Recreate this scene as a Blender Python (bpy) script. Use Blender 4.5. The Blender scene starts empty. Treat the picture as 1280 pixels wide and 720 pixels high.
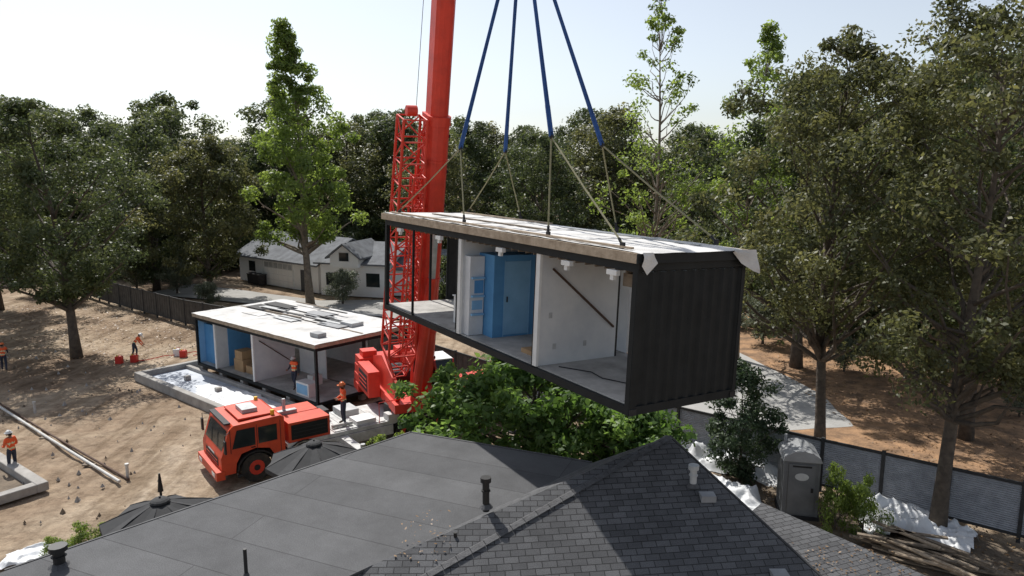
import bpy, math, random
import numpy as np
from mathutils import Vector, Matrix, noise as mnoise
random.seed(7)
scene=bpy.context.scene
COL=scene.collection

# ------------------------------------------------------------ materials
MATS={}
def mat(name,c1,c2=None,rough=.7,scale=3.0,metal=0.0,bump=0.0,bscale=None,detail=6,spec=.5,contrast=(.35,.65)):
    m=bpy.data.materials.new(name);m.use_nodes=True
    nt=m.node_tree;N=nt.nodes;L=nt.links
    b=N['Principled BSDF']
    if c2 is None: c2=tuple(x*.75 for x in c1)
    tc=N.new('ShaderNodeTexCoord')
    nz=N.new('ShaderNodeTexNoise');nz.inputs['Scale'].default_value=scale;nz.inputs['Detail'].default_value=detail
    nz.inputs['Roughness'].default_value=.62
    L.new(tc.outputs['Object'],nz.inputs['Vector'])
    r=N.new('ShaderNodeValToRGB');r.color_ramp.elements[0].position=contrast[0];r.color_ramp.elements[1].position=contrast[1]
    r.color_ramp.elements[0].color=(*c2,1);r.color_ramp.elements[1].color=(*c1,1)
    L.new(nz.outputs['Fac'],r.inputs['Fac']);L.new(r.outputs['Color'],b.inputs['Base Color'])
    b.inputs['Roughness'].default_value=rough;b.inputs['Metallic'].default_value=metal
    b.inputs['Specular IOR Level'].default_value=spec
    if bump>0:
        n2=N.new('ShaderNodeTexNoise');n2.inputs['Scale'].default_value=bscale or scale*4;n2.inputs['Detail'].default_value=5
        L.new(tc.outputs['Object'],n2.inputs['Vector'])
        bp=N.new('ShaderNodeBump');bp.inputs['Strength'].default_value=bump;bp.inputs['Distance'].default_value=.05
        L.new(n2.outputs['Fac'],bp.inputs['Height']);L.new(bp.outputs['Normal'],b.inputs['Normal'])
    MATS[name]=m
    return m
mat('crane_red',(.70,.050,.025),(.52,.036,.02),.5,1.5,contrast=(.3,.6))
mat('cab_red',(.66,.070,.022),(.48,.045,.018),.45,1.2,contrast=(.3,.6))
mat('dark_steel',(.03,.03,.032),(.018,.018,.02),.6,4,spec=.3)
mat('container_black',(.016,.0185,.020),(.010,.012,.013),.6,2.5,spec=.25)
mat('tyre',(.02,.02,.02),(.06,.05,.04),.9,6)
mat('glass_dark',(.02,.028,.03),(.015,.02,.022),.07,1)
mat('white_paint',(.78,.78,.76),(.68,.68,.66),.6,2)
mat('interior_white',(.68,.69,.69),(.56,.58,.60),.7,1.2)
mat('blue_board',(.10,.30,.55),(.08,.25,.48),.7,2)
mat('blue_light',(.24,.46,.68),(.20,.40,.61),.7,2)
mat('plywood_floor',(.48,.46,.43),(.28,.27,.25),.8,1.6,bump=.1)
mat('timber',(.46,.37,.27),(.30,.23,.16),.8,5,bump=.2)
mat('timber_old',(.25,.20,.15),(.14,.11,.08),.85,5,bump=.2)
mat('brace_brown',(.10,.055,.035),None,.8,5)
mat('membrane',(.66,.65,.63),(.43,.42,.40),.8,.9,bump=.35,bscale=3,contrast=(.3,.6))
mat('panel_grey',(.30,.31,.32),(.20,.205,.21),.6,2)
mat('strap_blue',(.018,.08,.27),(.012,.055,.2),.7,8)
mat('chain_olive',(.27,.25,.13),(.18,.165,.09),.5,20)
mat('galv',(.44,.45,.47),(.32,.33,.35),.5,3,metal=.3)
mat('alu_grey',(.50,.51,.51),(.36,.37,.37),.55,3,metal=.1)
mat('deck_white',(.66,.66,.64),(.42,.42,.40),.7,2.5)
mat('fence_dark',(.050,.050,.050),(.030,.030,.031),.75,3)
mat('fence_board',(.095,.088,.080),(.055,.050,.046),.85,2.2)
mat('concrete',(.40,.38,.35),(.27,.255,.235),.85,1.6,bump=.25)
mat('drive_concrete',(.42,.41,.39),(.33,.325,.31),.85,.8,bump=.1)
mat('tarp_white',(.74,.75,.76),(.62,.64,.66),.5,2,bump=.6,bscale=3.5)
mat('slab_sheet',(.52,.56,.62),(.36,.40,.46),.5,1.1,bump=.5,bscale=2.5)
mat('potty_grey',(.16,.17,.18),(.12,.13,.14),.55,2)
mat('potty_roof',(.34,.35,.36),None,.5,2)
mat('mark_pale',(.6,.62,.62),None,.6,2)
mat('umbrella_black',(.030,.031,.033),(.04,.041,.043),.85,4)
mat('vent_black',(.012,.012,.013),None,.5,4)
mat('lead_grey',(.095,.096,.10),(.06,.06,.063),.75,9,bump=.4)
mat('house_white',(.86,.85,.82),(.80,.79,.76),.75,.8)
mat('house_roof',(.20,.21,.225),(.13,.135,.145),.9,1.2,bump=.3,spec=.2)
mat('stucco',(.30,.29,.27),None,.85,2)
mat('bark',(.13,.105,.08),(.065,.052,.042),.9,4,bump=.6,bscale=14)
mat('bark_pale',(.26,.22,.17),(.14,.115,.09),.9,4,bump=.5,bscale=14)
mat('skin',(.36,.20,.13),None,.6,6)
mat('vest_orange',(.90,.13,.03),(.80,.10,.02),.7,8)
mat('vest_band',(.75,.78,.45),None,.5,8)
mat('hivis_shirt',(.85,.14,.04),None,.75,8)
mat('shirt_dark',(.05,.055,.07),None,.8,8)
mat('denim',(.035,.045,.07),(.025,.03,.05),.85,8)
mat('boots',(.08,.05,.03),None,.8,8)
mat('hat_white',(.80,.80,.78),None,.35,3)
mat('hat_orange',(.85,.20,.05),None,.35,3)
mat('hair',(.02,.014,.01),None,.8,20)
mat('cardboard',(.42,.27,.14),(.34,.21,.11),.85,3)
mat('can_red',(.60,.03,.02),None,.4,3)
mat('yellow',(.75,.50,.03),None,.5,3)
mat('pvc',(.60,.59,.56),(.45,.44,.41),.5,3)

def leafmat(name,dark,mid,light,trans=.35):
    m=bpy.data.materials.new(name);m.use_nodes=True
    nt=m.node_tree;N=nt.nodes;L=nt.links
    b=N['Principled BSDF'];out=N['Material Output']
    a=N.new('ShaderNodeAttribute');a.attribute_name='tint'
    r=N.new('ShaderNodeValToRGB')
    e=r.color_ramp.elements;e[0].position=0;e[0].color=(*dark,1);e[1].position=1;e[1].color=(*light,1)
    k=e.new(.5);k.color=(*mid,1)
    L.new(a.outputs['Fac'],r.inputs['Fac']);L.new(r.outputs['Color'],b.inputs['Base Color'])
    b.inputs['Roughness'].default_value=.5;b.inputs['Specular IOR Level'].default_value=.45
    t=N.new('ShaderNodeBsdfTranslucent')
    hs=N.new('ShaderNodeHueSaturation');hs.inputs['Value'].default_value=1.9;hs.inputs['Saturation'].default_value=1.12;hs.inputs['Hue'].default_value=.485
    L.new(r.outputs['Color'],hs.inputs['Color']);L.new(hs.outputs['Color'],t.inputs['Color'])
    mx=N.new('ShaderNodeMixShader');mx.inputs[0].default_value=trans
    L.new(b.outputs[0],mx.inputs[1]);L.new(t.outputs[0],mx.inputs[2]);L.new(mx.outputs[0],out.inputs['Surface'])
    MATS[name]=m
leafmat('leaf_oak',(.030,.046,.019),(.066,.088,.034),(.13,.15,.058),.36)
leafmat('leaf_oak_dry',(.040,.050,.022),(.088,.098,.040),(.165,.165,.066),.40)
leafmat('leaf_olive',(.06,.075,.05),(.12,.14,.09),(.20,.22,.15),.3)
leafmat('leaf_poplar',(.075,.115,.03),(.14,.20,.05),(.23,.30,.085),.52)
leafmat('leaf_bright',(.04,.08,.02),(.09,.165,.042),(.19,.29,.085),.44)
leafmat('leaf_conifer',(.02,.04,.02),(.042,.07,.033),(.08,.115,.05),.28)
leafmat('leaf_litter',(.12,.07,.035),(.22,.13,.06),(.34,.22,.11),.1)

def roofmat(name,shingle=True):
    m=bpy.data.materials.new(name);m.use_nodes=True
    nt=m.node_tree;N=nt.nodes;L=nt.links;b=N['Principled BSDF']
    uv=N.new('ShaderNodeUVMap')
    br=N.new('ShaderNodeTexBrick');L.new(uv.outputs[0],br.inputs['Vector'])
    br.inputs['Scale'].default_value=1.0
    if shingle:
        br.inputs['Brick Width'].default_value=.30;br.inputs['Row Height'].default_value=.145;br.inputs['Mortar Size'].default_value=.009
        br.inputs['Color1'].default_value=(.066,.067,.070,1);br.inputs['Color2'].default_value=(.108,.109,.113,1);br.inputs['Mortar'].default_value=(.026,.026,.027,1)
    else:
        br.inputs['Brick Width'].default_value=11.0;br.inputs['Row Height'].default_value=.98;br.inputs['Mortar Size'].default_value=.012
        br.inputs['Color1'].default_value=(.078,.079,.082,1);br.inputs['Color2'].default_value=(.096,.097,.100,1);br.inputs['Mortar'].default_value=(.050,.050,.052,1)
    br.inputs['Mortar Smooth'].default_value=.3
    nz=N.new('ShaderNodeTexNoise');nz.inputs['Scale'].default_value=.7;nz.inputs['Detail'].default_value=10;nz.inputs['Roughness'].default_value=.74
    L.new(uv.outputs[0],nz.inputs['Vector'])
    mr=N.new('ShaderNodeMapRange');mr.inputs[1].default_value=.3;mr.inputs[2].default_value=.7;mr.inputs[3].default_value=.76;mr.inputs[4].default_value=1.3
    L.new(nz.outputs['Fac'],mr.inputs[0])
    g=N.new('ShaderNodeTexNoise');g.inputs['Scale'].default_value=55;g.inputs['Detail'].default_value=3
    L.new(uv.outputs[0],g.inputs['Vector'])
    mg=N.new('ShaderNodeMapRange');mg.inputs[1].default_value=.3;mg.inputs[2].default_value=.7;mg.inputs[3].default_value=.72;mg.inputs[4].default_value=1.35
    L.new(g.outputs['Fac'],mg.inputs[0])
    mu=N.new('ShaderNodeMath');mu.operation='MULTIPLY';L.new(mr.outputs[0],mu.inputs[0]);L.new(mg.outputs[0],mu.inputs[1])
    v=N.new('ShaderNodeVectorMath');v.operation='SCALE';L.new(br.outputs['Color'],v.inputs[0]);L.new(mu.outputs[0],v.inputs['Scale'])
    L.new(v.outputs[0],b.inputs['Base Color']);b.inputs['Roughness'].default_value=.85;b.inputs['Specular IOR Level'].default_value=.35
    bp=N.new('ShaderNodeBump');bp.inputs['Strength'].default_value=.8 if shingle else .35;bp.inputs['Distance'].default_value=.02
    sb=N.new('ShaderNodeMath');sb.operation='MULTIPLY_ADD';sb.inputs[1].default_value=-1;sb.inputs[2].default_value=1
    L.new(br.outputs['Fac'],sb.inputs[0])
    ad=N.new('ShaderNodeMath');ad.operation='MULTIPLY_ADD';ad.inputs[1].default_value=.35
    L.new(g.outputs['Fac'],ad.inputs[0]);L.new(sb.outputs[0],ad.inputs[2])
    L.new(ad.outputs[0],bp.inputs['Height']);L.new(bp.outputs['Normal'],b.inputs['Normal'])
    MATS[name]=m
roofmat('shingles',True);roofmat('roll_roof',False)

def groundmat():
    m=bpy.data.materials.new('dirt');m.use_nodes=True
    nt=m.node_tree;N=nt.nodes;L=nt.links;b=N['Principled BSDF']
    tc=N.new('ShaderNodeTexCoord')
    def noise(sc,det=8,ro=.6,dist=0,st=None):
        n=N.new('ShaderNodeTexNoise');n.inputs['Scale'].default_value=sc;n.inputs['Detail'].default_value=det;n.inputs['Roughness'].default_value=ro
        n.inputs['Distortion'].default_value=dist
        if st:
            mp=N.new('ShaderNodeMapping');mp.inputs['Rotation'].default_value=(0,0,st[0]);mp.inputs['Scale'].default_value=(1,st[1],1)
            L.new(tc.outputs['Object'],mp.inputs['Vector']);L.new(mp.outputs[0],n.inputs['Vector'])
        else: L.new(tc.outputs['Object'],n.inputs['Vector'])
        return n
    def ramp(n,els):
        r=N.new('ShaderNodeValToRGB');e=r.color_ramp.elements
        e[0].position,e[0].color=els[0][0],(*els[0][1],1);e[1].position,e[1].color=els[-1][0],(*els[-1][1],1)
        for p,c in els[1:-1]:
            k=e.new(p);k.color=(*c,1)
        L.new(n.outputs['Fac'],r.inputs['Fac']);return r
    r1=ramp(noise(.13,9,.6,.7),[(.32,(.22,.155,.105)),(.45,(.34,.255,.18)),(.58,(.45,.36,.265)),(.72,(.54,.455,.36))])
    r2=ramp(noise(1.5,10,.72,.5),[(.32,(.46,.42,.38)),(.55,(1.0,.98,.95)),(.8,(1.3,1.27,1.22))])
    r3=ramp(noise(1.1,6,.6,.2,(.75,.12)),[(.38,(.60,.56,.51)),(.52,(1,1,1)),(.7,(1.12,1.1,1.08))])
    mx=N.new('ShaderNodeMix');mx.data_type='RGBA';mx.blend_type='MULTIPLY';mx.inputs[0].default_value=.85
    L.new(r1.outputs[0],mx.inputs[6]);L.new(r2.outputs[0],mx.inputs[7])
    m2=N.new('ShaderNodeMix');m2.data_type='RGBA';m2.blend_type='MULTIPLY';m2.inputs[0].default_value=.8
    L.new(mx.outputs[2],m2.inputs[6]);L.new(r3.outputs[0],m2.inputs[7])
    L.new(m2.outputs[2],b.inputs['Base Color']);b.inputs['Roughness'].default_value=.95;b.inputs['Specular IOR Level'].default_value=.2
    n3=noise(3.5,10,.72);bp=N.new('ShaderNodeBump');bp.inputs['Strength'].default_value=1.0;bp.inputs['Distance'].default_value=.16
    L.new(n3.outputs['Fac'],bp.inputs['Height']);L.new(bp.outputs['Normal'],b.inputs['Normal'])
    MATS['dirt']=m
groundmat()
mat('mulch',(.40,.235,.125),(.17,.105,.062),.95,.9,bump=.8,bscale=8,contrast=(.38,.62))
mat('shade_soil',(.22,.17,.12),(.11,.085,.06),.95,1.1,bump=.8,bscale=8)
mat('asphalt_drive',(.36,.35,.33),(.28,.27,.25),.9,.7)

# ------------------------------------------------------------ mesh builder
class MB:
    def __init__(s): s.v=[];s.f=[];s.m=[];s.uv=[];s.ml=[]
    def mi(s,n):
        if n not in s.ml: s.ml.append(n)
        return s.ml.index(n)
    def face(s,pts,m,uv=None):
        b=len(s.v);s.v+= [tuple(p) for p in pts];s.f.append(list(range(b,b+len(pts))));s.m.append(s.mi(m))
        s.uv.append(uv or [(0,0)]*len(pts))
    def raw(s,vs,fs,m):
        b=len(s.v);s.v+=[tuple(p) for p in vs]
        for i,f in enumerate(fs):
            s.f.append([b+k for k in f]);s.m.append(s.mi(m if isinstance(m,str) else m[i]));s.uv.append([(0,0)]*len(f))
    def box(s,x0,x1,y0,y1,z0,z1,m,T=None):
        vs=[Vector(p) for p in ((x0,y0,z0),(x1,y0,z0),(x1,y1,z0),(x0,y1,z0),(x0,y0,z1),(x1,y0,z1),(x1,y1,z1),(x0,y1,z1))]
        if T: vs=[T@p for p in vs]
        s.raw(vs,[(0,3,2,1),(4,5,6,7),(0,1,5,4),(1,2,6,5),(2,3,7,6),(3,0,4,7)],m)
    def prism(s,prof,h0,h1,m,T=None,axis='y'):
        n=len(prof)
        if axis=='y': vs=[Vector((p[0],h0,p[1])) for p in prof]+[Vector((p[0],h1,p[1])) for p in prof]
        elif axis=='x': vs=[Vector((h0,p[0],p[1])) for p in prof]+[Vector((h1,p[0],p[1])) for p in prof]
        else: vs=[Vector((p[0],p[1],h0)) for p in prof]+[Vector((p[0],p[1],h1)) for p in prof]
        if T: vs=[T@p for p in vs]
        fs=[tuple(range(n)),tuple(range(2*n-1,n-1,-1))]+[(i,(i+1)%n+0,(i+1)%n+n,i+n) for i in range(n)]
        s.raw(vs,fs,m)
    def tube(s,pts,rad,m,n=6,cap=True):
        pts=[Vector(p) for p in pts]
        if not hasattr(rad,'__len__'): rad=[rad]*len(pts)
        vs=[];fs=[]
        ref=None
        for i,p in enumerate(pts):
            d=(pts[min(i+1,len(pts)-1)]-pts[max(i-1,0)]).normalized()
            if ref is None:
                ref=d.orthogonal().normalized()
            ref=(ref-d*ref.dot(d)).normalized();b=d.cross(ref)
            for k in range(n):
                a=2*math.pi*k/n
                vs.append(p+(ref*math.cos(a)+b*math.sin(a))*rad[i])
        for i in range(len(pts)-1):
            for k in range(n):
                a=i*n+k;b2=i*n+(k+1)%n
                fs.append((a,b2,b2+n,a+n))
        if cap:
            fs.append(tuple(range(n-1,-1,-1)));e=(len(pts)-1)*n;fs.append(tuple(range(e,e+n)))
        s.raw(vs,fs,m)
    def cyl(s,a,b,r,m,n=10,r2=None): s.tube([a,b],[r,r if r2 is None else r2],m,n)
    def dome(s,c,r,m,seg=12,rings=5,sz=1.0,full=False):
        vs=[];fs=[];lo=-math.pi/2 if full else 0
        for j in range(rings+1):
            t=lo+(math.pi/2-lo)*j/rings
            for k in range(seg):
                a=2*math.pi*k/seg
                vs.append((c[0]+r*math.cos(t)*math.cos(a),c[1]+r*math.cos(t)*math.sin(a),c[2]+r*sz*math.sin(t)))
        for j in range(rings):
            for k in range(seg):
                fs.append((j*seg+k,j*seg+(k+1)%seg,(j+1)*seg+(k+1)%seg,(j+1)*seg+k))
        s.raw(vs,fs,m)
    def truss(s,p0,p1,up,w0,w1,bays,rc,rd,m):
        p0=Vector(p0);p1=Vector(p1);d=(p1-p0).normalized();up=Vector(up);u=(up-d*up.dot(d)).normalized();r=d.cross(u)
        cor=[]
        for i in range(bays+1):
            t=i/bays;c=p0.lerp(p1,t);w=w0+(w1-w0)*t;w/=2
            cor.append([c+u*w+r*w,c+u*w-r*w,c-u*w-r*w,c-u*w+r*w])
        for k in range(4): s.tube([cor[i][k] for i in (0,bays)],rc,m,6)
        for i in range(bays+1):
            for k in range(4):
                s.tube([cor[i][k],cor[i][(k+1)%4]],rd,m,5)
                if i<bays:
                    a,b=(k,(k+1)%4) if i%2 else ((k+1)%4,k)
                    s.tube([cor[i][a],cor[i+1][b]],rd,m,5)
    def build(s,name,M=None,bevel=0,smooth=False):
        me=bpy.data.meshes.new(name);me.from_pydata(s.v,[],s.f)
        for n in s.ml: me.materials.append(MATS[n])
        me.polygons.foreach_set('material_index',s.m)
        ul=me.uv_layers.new(name='UVMap');flat=[c for f in s.uv for p in f for c in p];ul.data.foreach_set('uv',flat)
        if smooth: me.polygons.foreach_set('use_smooth',[True]*len(s.f))
        me.update();o=bpy.data.objects.new(name,me);COL.objects.link(o)
        if M is not None:o.matrix_world=M
        if bevel:
            md=o.modifiers.new('bev','BEVEL');md.width=bevel;md.segments=1;md.limit_method='ANGLE';md.angle_limit=math.radians(50)
        return o
def frame(o,X,Y,Z):
    return Matrix(((X[0],Y[0],Z[0],o[0]),(X[1],Y[1],Z[1],o[1]),(X[2],Y[2],Z[2],o[2]),(0,0,0,1)))

# ------------------------------------------------------------ hanging module
def corr(mb,x,y0,y1,z0,z1,m,pitch=.28,dep=.045):
    prof=[];y=y0
    while y<y1-1e-6:
        for dy,dx in ((0,0),(.07,0),(.11,-dep),(.21,-dep),(.28,0)):
            yy=min(y+dy*pitch/.28,y1)
            prof.append((yy,x+dx))
        y+=pitch
    for a,b in zip(prof,prof[1:]):
        if abs(a[0]-b[0])<1e-6: continue
        mb.face([(a[1],a[0],z0),(b[1],b[0],z0),(b[1],b[0],z1),(a[1],a[0],z1)],m)
Ln=12.19;W=3.0;H=3.0
mb=MB()
B='container_black'
mb.box(0,Ln,0,.12,0,.16,B);mb.box(0,Ln,W-.12,W,0,.16,B);mb.box(0,.12,.12,W-.12,0,.158,B);mb.box(Ln-.12,Ln-.05,.12,W-.12,0,.158,B)
for x in (0,Ln-.14):
    for y in (0,W-.12): mb.box(x,x+.14,y,y+.12,.16,H-.2,B)
mb.box(0,Ln,0,.10,H-.2,H,B);mb.box(0,Ln,W-.1,W,H-.2,H,B);mb.box(0,.1,.1,W-.1,H-.198,H-.002,B);mb.box(Ln-.1,Ln-.05,.1,W-.1,H-.198,H-.002,B)
for i in range(1,24): mb.box(i*.5,i*.5+.06,.12,W-.12,.02,.13,'dark_steel')
mb.box(.12,Ln-.12,.10,W-.12,.135,.19,'plywood_floor')
corr(mb,Ln-.004,.12,W-.12,.16,H-.2,B)
mb.box(Ln-.16,Ln-.09,.12,W-.12,.19,H-.2,'interior_white')
mb.box(Ln-.015,Ln+.012,.0,.10,.0,H,B);mb.box(Ln-.015,Ln+.012,W-.10,W,.0,H,B);mb.box(Ln-.015,Ln+.010,.1,W-.1,0,.17,B);mb.box(Ln-.015,Ln+.010,.1,W-.1,H-.17,H,B)
for y in (.0,W-.17):
    for z in (0.0,H-.13): mb.box(Ln+.012,Ln+.03,y,y+.17,z,z+.13,'dark_steel')
mb.box(8.80,8.92,.10,2.40,.19,H-.2,'interior_white')
mb.box(8.78,8.94,.03,.10,.19,H-.2,'white_paint');mb.box(8.76,8.78,.02,.09,.17,H-.2,B)
mb.box(8.80,8.92,2.40,2.46,.19,H-.2,'dark_steel')
mb.box(5.06,5.18,.10,W-.12,.19,H-.2,'interior_white')
mb.box(5.04,5.20,.03,.10,.19,H-.2,'white_paint');mb.box(5.02,5.04,.02,.09,.17,H-.2,B)
mb.box(5.18,5.98,.62,2.7,.19,2.42,'blue_board')
mb.box(5.98,6.0,.95,1.75,.25,2.25,'blue_light');mb.box(6.0,6.012,.93,.95,.2,2.28,'blue_light');mb.box(6.0,6.012,1.75,1.77,.2,2.28,'blue_light')
mb.box(6.0,6.03,1.02,1.05,1.15,1.30,'dark_steel')
mb.box(5.18,5.5,.16,.60,.20,2.35,'interior_white')
for z in (.75,1.25,1.75): mb.box(5.5,5.6,.2,.58,z,z+.05,'blue_light')
mb.box(5.5,5.512,.24,.56,.9,1.15,'blue_light');mb.box(5.5,5.512,.3,.58,1.35,1.7,'blue_board')
for x0,x1 in ((3.4,5.06),(5.18,8.8),(11.6,12.03)):
    mb.box(x0,x1,W-.118,W-.05,.19,H-.2,'interior_white')
mb.box(8.92,11.6,W-.118,W-.05,2.5,H-.2,'interior_white')
for x in (9.0,10.3,11.55): mb.box(x,x+.05,W-.11,W-.03,.19,2.5,'dark_steel')
for y in (1.62,2.28): mb.box(.02,.08,y,y+.07,.16,H-.2,B)
mb.box(.03,.07,2.35,W-.12,.16,H-.2,'dark_steel')
mb.box(3.7,5.04,.65,1.25,.19,.98,'white_paint');mb.box(3.66,5.04,.62,1.27,.98,1.02,'interior_white')
mb.box(4.55,4.62,.25,.32,.19,H-.2,B);mb.box(2.1,2.16,.02,.08,.17,H-.2,B)
mb.box(4.98,5.04,1.3,2.2,.19,2.5,'dark_steel')
mb.tube([(9.2,.5,.205),(9.9,.9,.205),(10.4,.8,.205),(11.1,1.1,.205)],.013,'dark_steel',5)
mb.box(10.9,11.5,1.7,2.3,.19,.26,'timber');mb.box(7.6,8.1,.5,.8,.19,.30,'cardboard')
mb.tube([(8.945,.40,2.45),(8.945,2.3,.95)],.03,'brace_brown',4)
for y,z in ((.5,.55),(1.4,.55),(.35,1.3)): mb.box(8.92,8.93,y,y+.09,z,z+.13,'alu_grey')
mb.box(.1,Ln-.1,.1,W-.1,H-.10,H-.04,'timber')
for i in range(38):
    x=.2+i*.32
    mb.box(x,x+.045,.11,W-.12,H-.26,H-.10,'timber_old')
# service duct and electrical boxes hung from the ceiling
mb.box(11.0,11.9,.7,1.5,2.35,2.62,'timber_old');mb.box(9.2,9.5,1.9,2.3,2.45,2.7,'alu_grey')
for x in (1.2,3.9,7.2,9.9,11.4):
    mb.box(x,x+.30,-.10,.0,H-.32,H-.22,'white_paint');mb.box(x+.09,x+.19,-.08,.0,H-.42,H-.32,'white_paint')
mb.box(-.06,Ln+.05,-.10,-.04,H-.02,H+.17,'timber');mb.box(-.06,Ln+.05,W+.04,W+.10,H-.02,H+.17,'timber')
mb.box(-.10,-.06,-.10,W+.1,H-.02,H+.17,'timber');mb.box(Ln+.05,Ln+.09,-.10,W+.1,H-.02,H+.16,'container_black')
mb.box(-.05,Ln+.04,-.035,W+.035,H+.005,H+.12,'timber_old')
rng=np.random.default_rng(3)
nx,ny=48,12
gv=[];gf=[]
for i in range(nx+1):
    for j in range(ny+1):
        x=-.12+(Ln+.24)*i/nx;y=-.06+(W+.20)*j/ny
        z=H+.185+rng.uniform(0,.018)
        if j==ny: z-=.12
        if i==nx: z-=.02
        gv.append((x,y+(.06 if j==ny else 0),z))
for i in range(nx):
    for j in range(ny):
        a=i*(ny+1)+j;gf.append((a,a+ny+1,a+ny+2,a+1))
mb.raw(gv,gf,'membrane')
# drooping membrane flaps (softly curved strips)
def flap(pts0,drop,curl):
    rows=[]
    n=6
    for k in range(n+1):
        t=k/n
        rows.append([(p[0]+curl*math.sin(t*2.2)+.02*math.sin(5*t+i),p[1]+(.10*t if i>1 else -.02*t),p[2]-drop[i]*t) for i,p in enumerate(pts0)])
    vs=[p for r_ in rows for p in r_];m_=len(pts0)
    mb.raw(vs,[(k*m_+i,k*m_+i+1,(k+1)*m_+i+1,(k+1)*m_+i) for k in range(n) for i in range(m_-1)],'membrane')
flap([(Ln+.1,W-.55,H+.195),(Ln+.11,W-.3,H+.195),(Ln+.12,W-.05,H+.19),(Ln+.12,W+.15,H+.185)],[.05,.28,.45,.5],.06)
flap([(Ln+.1,.0,H+.19),(Ln+.11,.12,H+.19),(Ln+.11,.24,H+.19)],[.25,.42,.2],.05)
mb.box(.3,Ln-.3,.05,.14,H+.21,H+.25,'timber');mb.box(.2,5.5,W-.3,W-.2,H+.21,H+.25,'timber')
for x in (2.4,4.9,7.3,9.7): mb.box(x,x+.07,.2,W-.1,H+.203,H+.212,'membrane')
mb.box(1.0,7.5,1.2,1.32,H+.206,H+.235,'timber_old');mb.box(6.5,11.5,2.3,2.4,H+.206,H+.23,'alu_grey')
LUG=[(.9,.1),(5.2,.1),(.3,2.95),(3.6,2.95),(9.1,.1),(11.6,.1),(8.1,2.95),(11.4,2.95)]
for x,y in LUG:
    mb.box(x-.05,x+.05,y-.03,y+.03,H+.2,H+.32,'dark_steel')
MC=frame((-4.27,23.63,7.44),(.535,-.845,-.012),(.844,.535,-.037),(.037,.011,.999))
mb.build('container_home_module',MC)

# ------------------------------------------------------------ rigging
mb=MB()
hook=Vector((.26,19.3,18.6))
rings=[Vector((-1.45,20.6,12.6)),Vector((-.2,21.8,12.55)),Vector((.9,16.8,12.75)),Vector((2.2,17.9,12.6))]
legs=[(0,0),(0,1),(1,2),(1,3),(2,4),(2,5),(3,6),(3,7)]
for r in rings:
    d=(r-hook).normalized();s=d.orthogonal().normalized()
    for k in (-1,1):
        mb.tube([hook+s*.03*k,(hook+r)/2+s*.02*k,r+s*.04*k],.034,'strap_blue',6)
    mb.tube([r-d*.8,r-d*.1],.06,'strap_blue',8)
    mb.dome(r,.06,'dark_steel',8,5,1,True)
for ri,li in legs:
    p=MC@Vector((LUG[li][0],LUG[li][1],H+.3))
    q=rings[ri];mb.tube([q,q.lerp(p,.5)-Vector((0,0,.03)),p],.020,'chain_olive',6)
    mb.cyl(p-Vector((0,0,.03)),p+(q-p).normalized()*.16,.032,'dark_steel',6)
mb.box(-.25,.25,-.15,.15,.1,1.2,'crane_red',Matrix.Translation(hook));mb.cyl(hook+Vector((0,-.2,.7)),hook+Vector((0,.2,.7)),.45,'yellow',16)
mb.tube([hook+Vector((0,0,.2)),hook+Vector((.12,0,0)),hook+Vector((.1,0,-.2)),hook+Vector((-.12,0,-.22)),hook+Vector((-.16,0,-.05))],.06,'dark_steel',8)
tip=Vector((.26,19.0,45))
for k in (-.15,.15): mb.cyl(hook+Vector((k,0,1)),tip+Vector((k,0,0)),.015,'dark_steel',5)
mb.build('lifting_sling_set')

# ------------------------------------------------------------ mobile crane
mb=MB()
TX=Vector((.80,.60,0));TY=Vector((-.60,.80,0))
T=frame((-10.95,25.75,0),TX,TY,(0,0,1))
R='cab_red'
def bx(*a,**k): mb.box(*a,T=T,**k)
bx(.3,14.2,.55,2.2,.65,1.05,'dark_steel')
bx(2.55,14.2,.05,2.7,1.05,1.22,'deck_white')
for x in (1.3,3.2,7.9,9.6,11.4,13.0):
    for y0,y1 in ((.02,.42),(2.33,2.73)):
        a=T@Vector((x,y0,.58));b=T@Vector((x,y1,.58))
        mb.cyl(a,b,.58,'tyre',20);mb.cyl(T@Vector((x,y0-.012,.58)),T@Vector((x,y0+.02,.58)),.30,'crane_red',14)
        mb.cyl(T@Vector((x,y0-.04,.58)),T@Vector((x,y0,.58)),.12,'dark_steel',10)
    for y0,y1 in ((.0,.45),(2.3,2.75)):
        n=8
        for k in range(n):
            a0=math.pi*k/n;a1=math.pi*(k+1)/n
            P=[(x+.74*math.cos(a0),.58+.68*math.sin(a0)),(x+.74*math.cos(a1),.58+.68*math.sin(a1)),(x+.70*math.cos(a1),.58+.64*math.sin(a1)),(x+.70*math.cos(a0),.58+.64*math.sin(a0))]
            mb.prism(P,y0+.002,y1-.002,'dark_steel',T)
ZS=.84
def zc(z): return .45+(z-.45)*ZS
prof=[(0.0,zc(.55)),(0.0,zc(1.35)),(.06,zc(1.55)),(.34,zc(2.60)),(.52,zc(2.78)),(2.30,zc(2.85)),(2.45,zc(2.75)),(2.45,zc(1.0)),(2.05,zc(1.0)),(1.85,zc(1.4)),(1.3,zc(1.55)),(.75,zc(1.4)),(.55,zc(1.0)),(.5,zc(.55))]
mb.prism(prof,.06,2.69,R,T)
def quadT(pts,m): mb.face([T@Vector((p[0],p[1],zc(p[2]))) for p in pts],m)
def sl(z): return .06+(z-1.55)*.28/1.05-.012
quadT([(sl(1.65),.22,1.65),(sl(1.65),2.53,1.65),(sl(2.52),2.50,2.52),(sl(2.52),.26,2.52)],'glass_dark')
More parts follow.
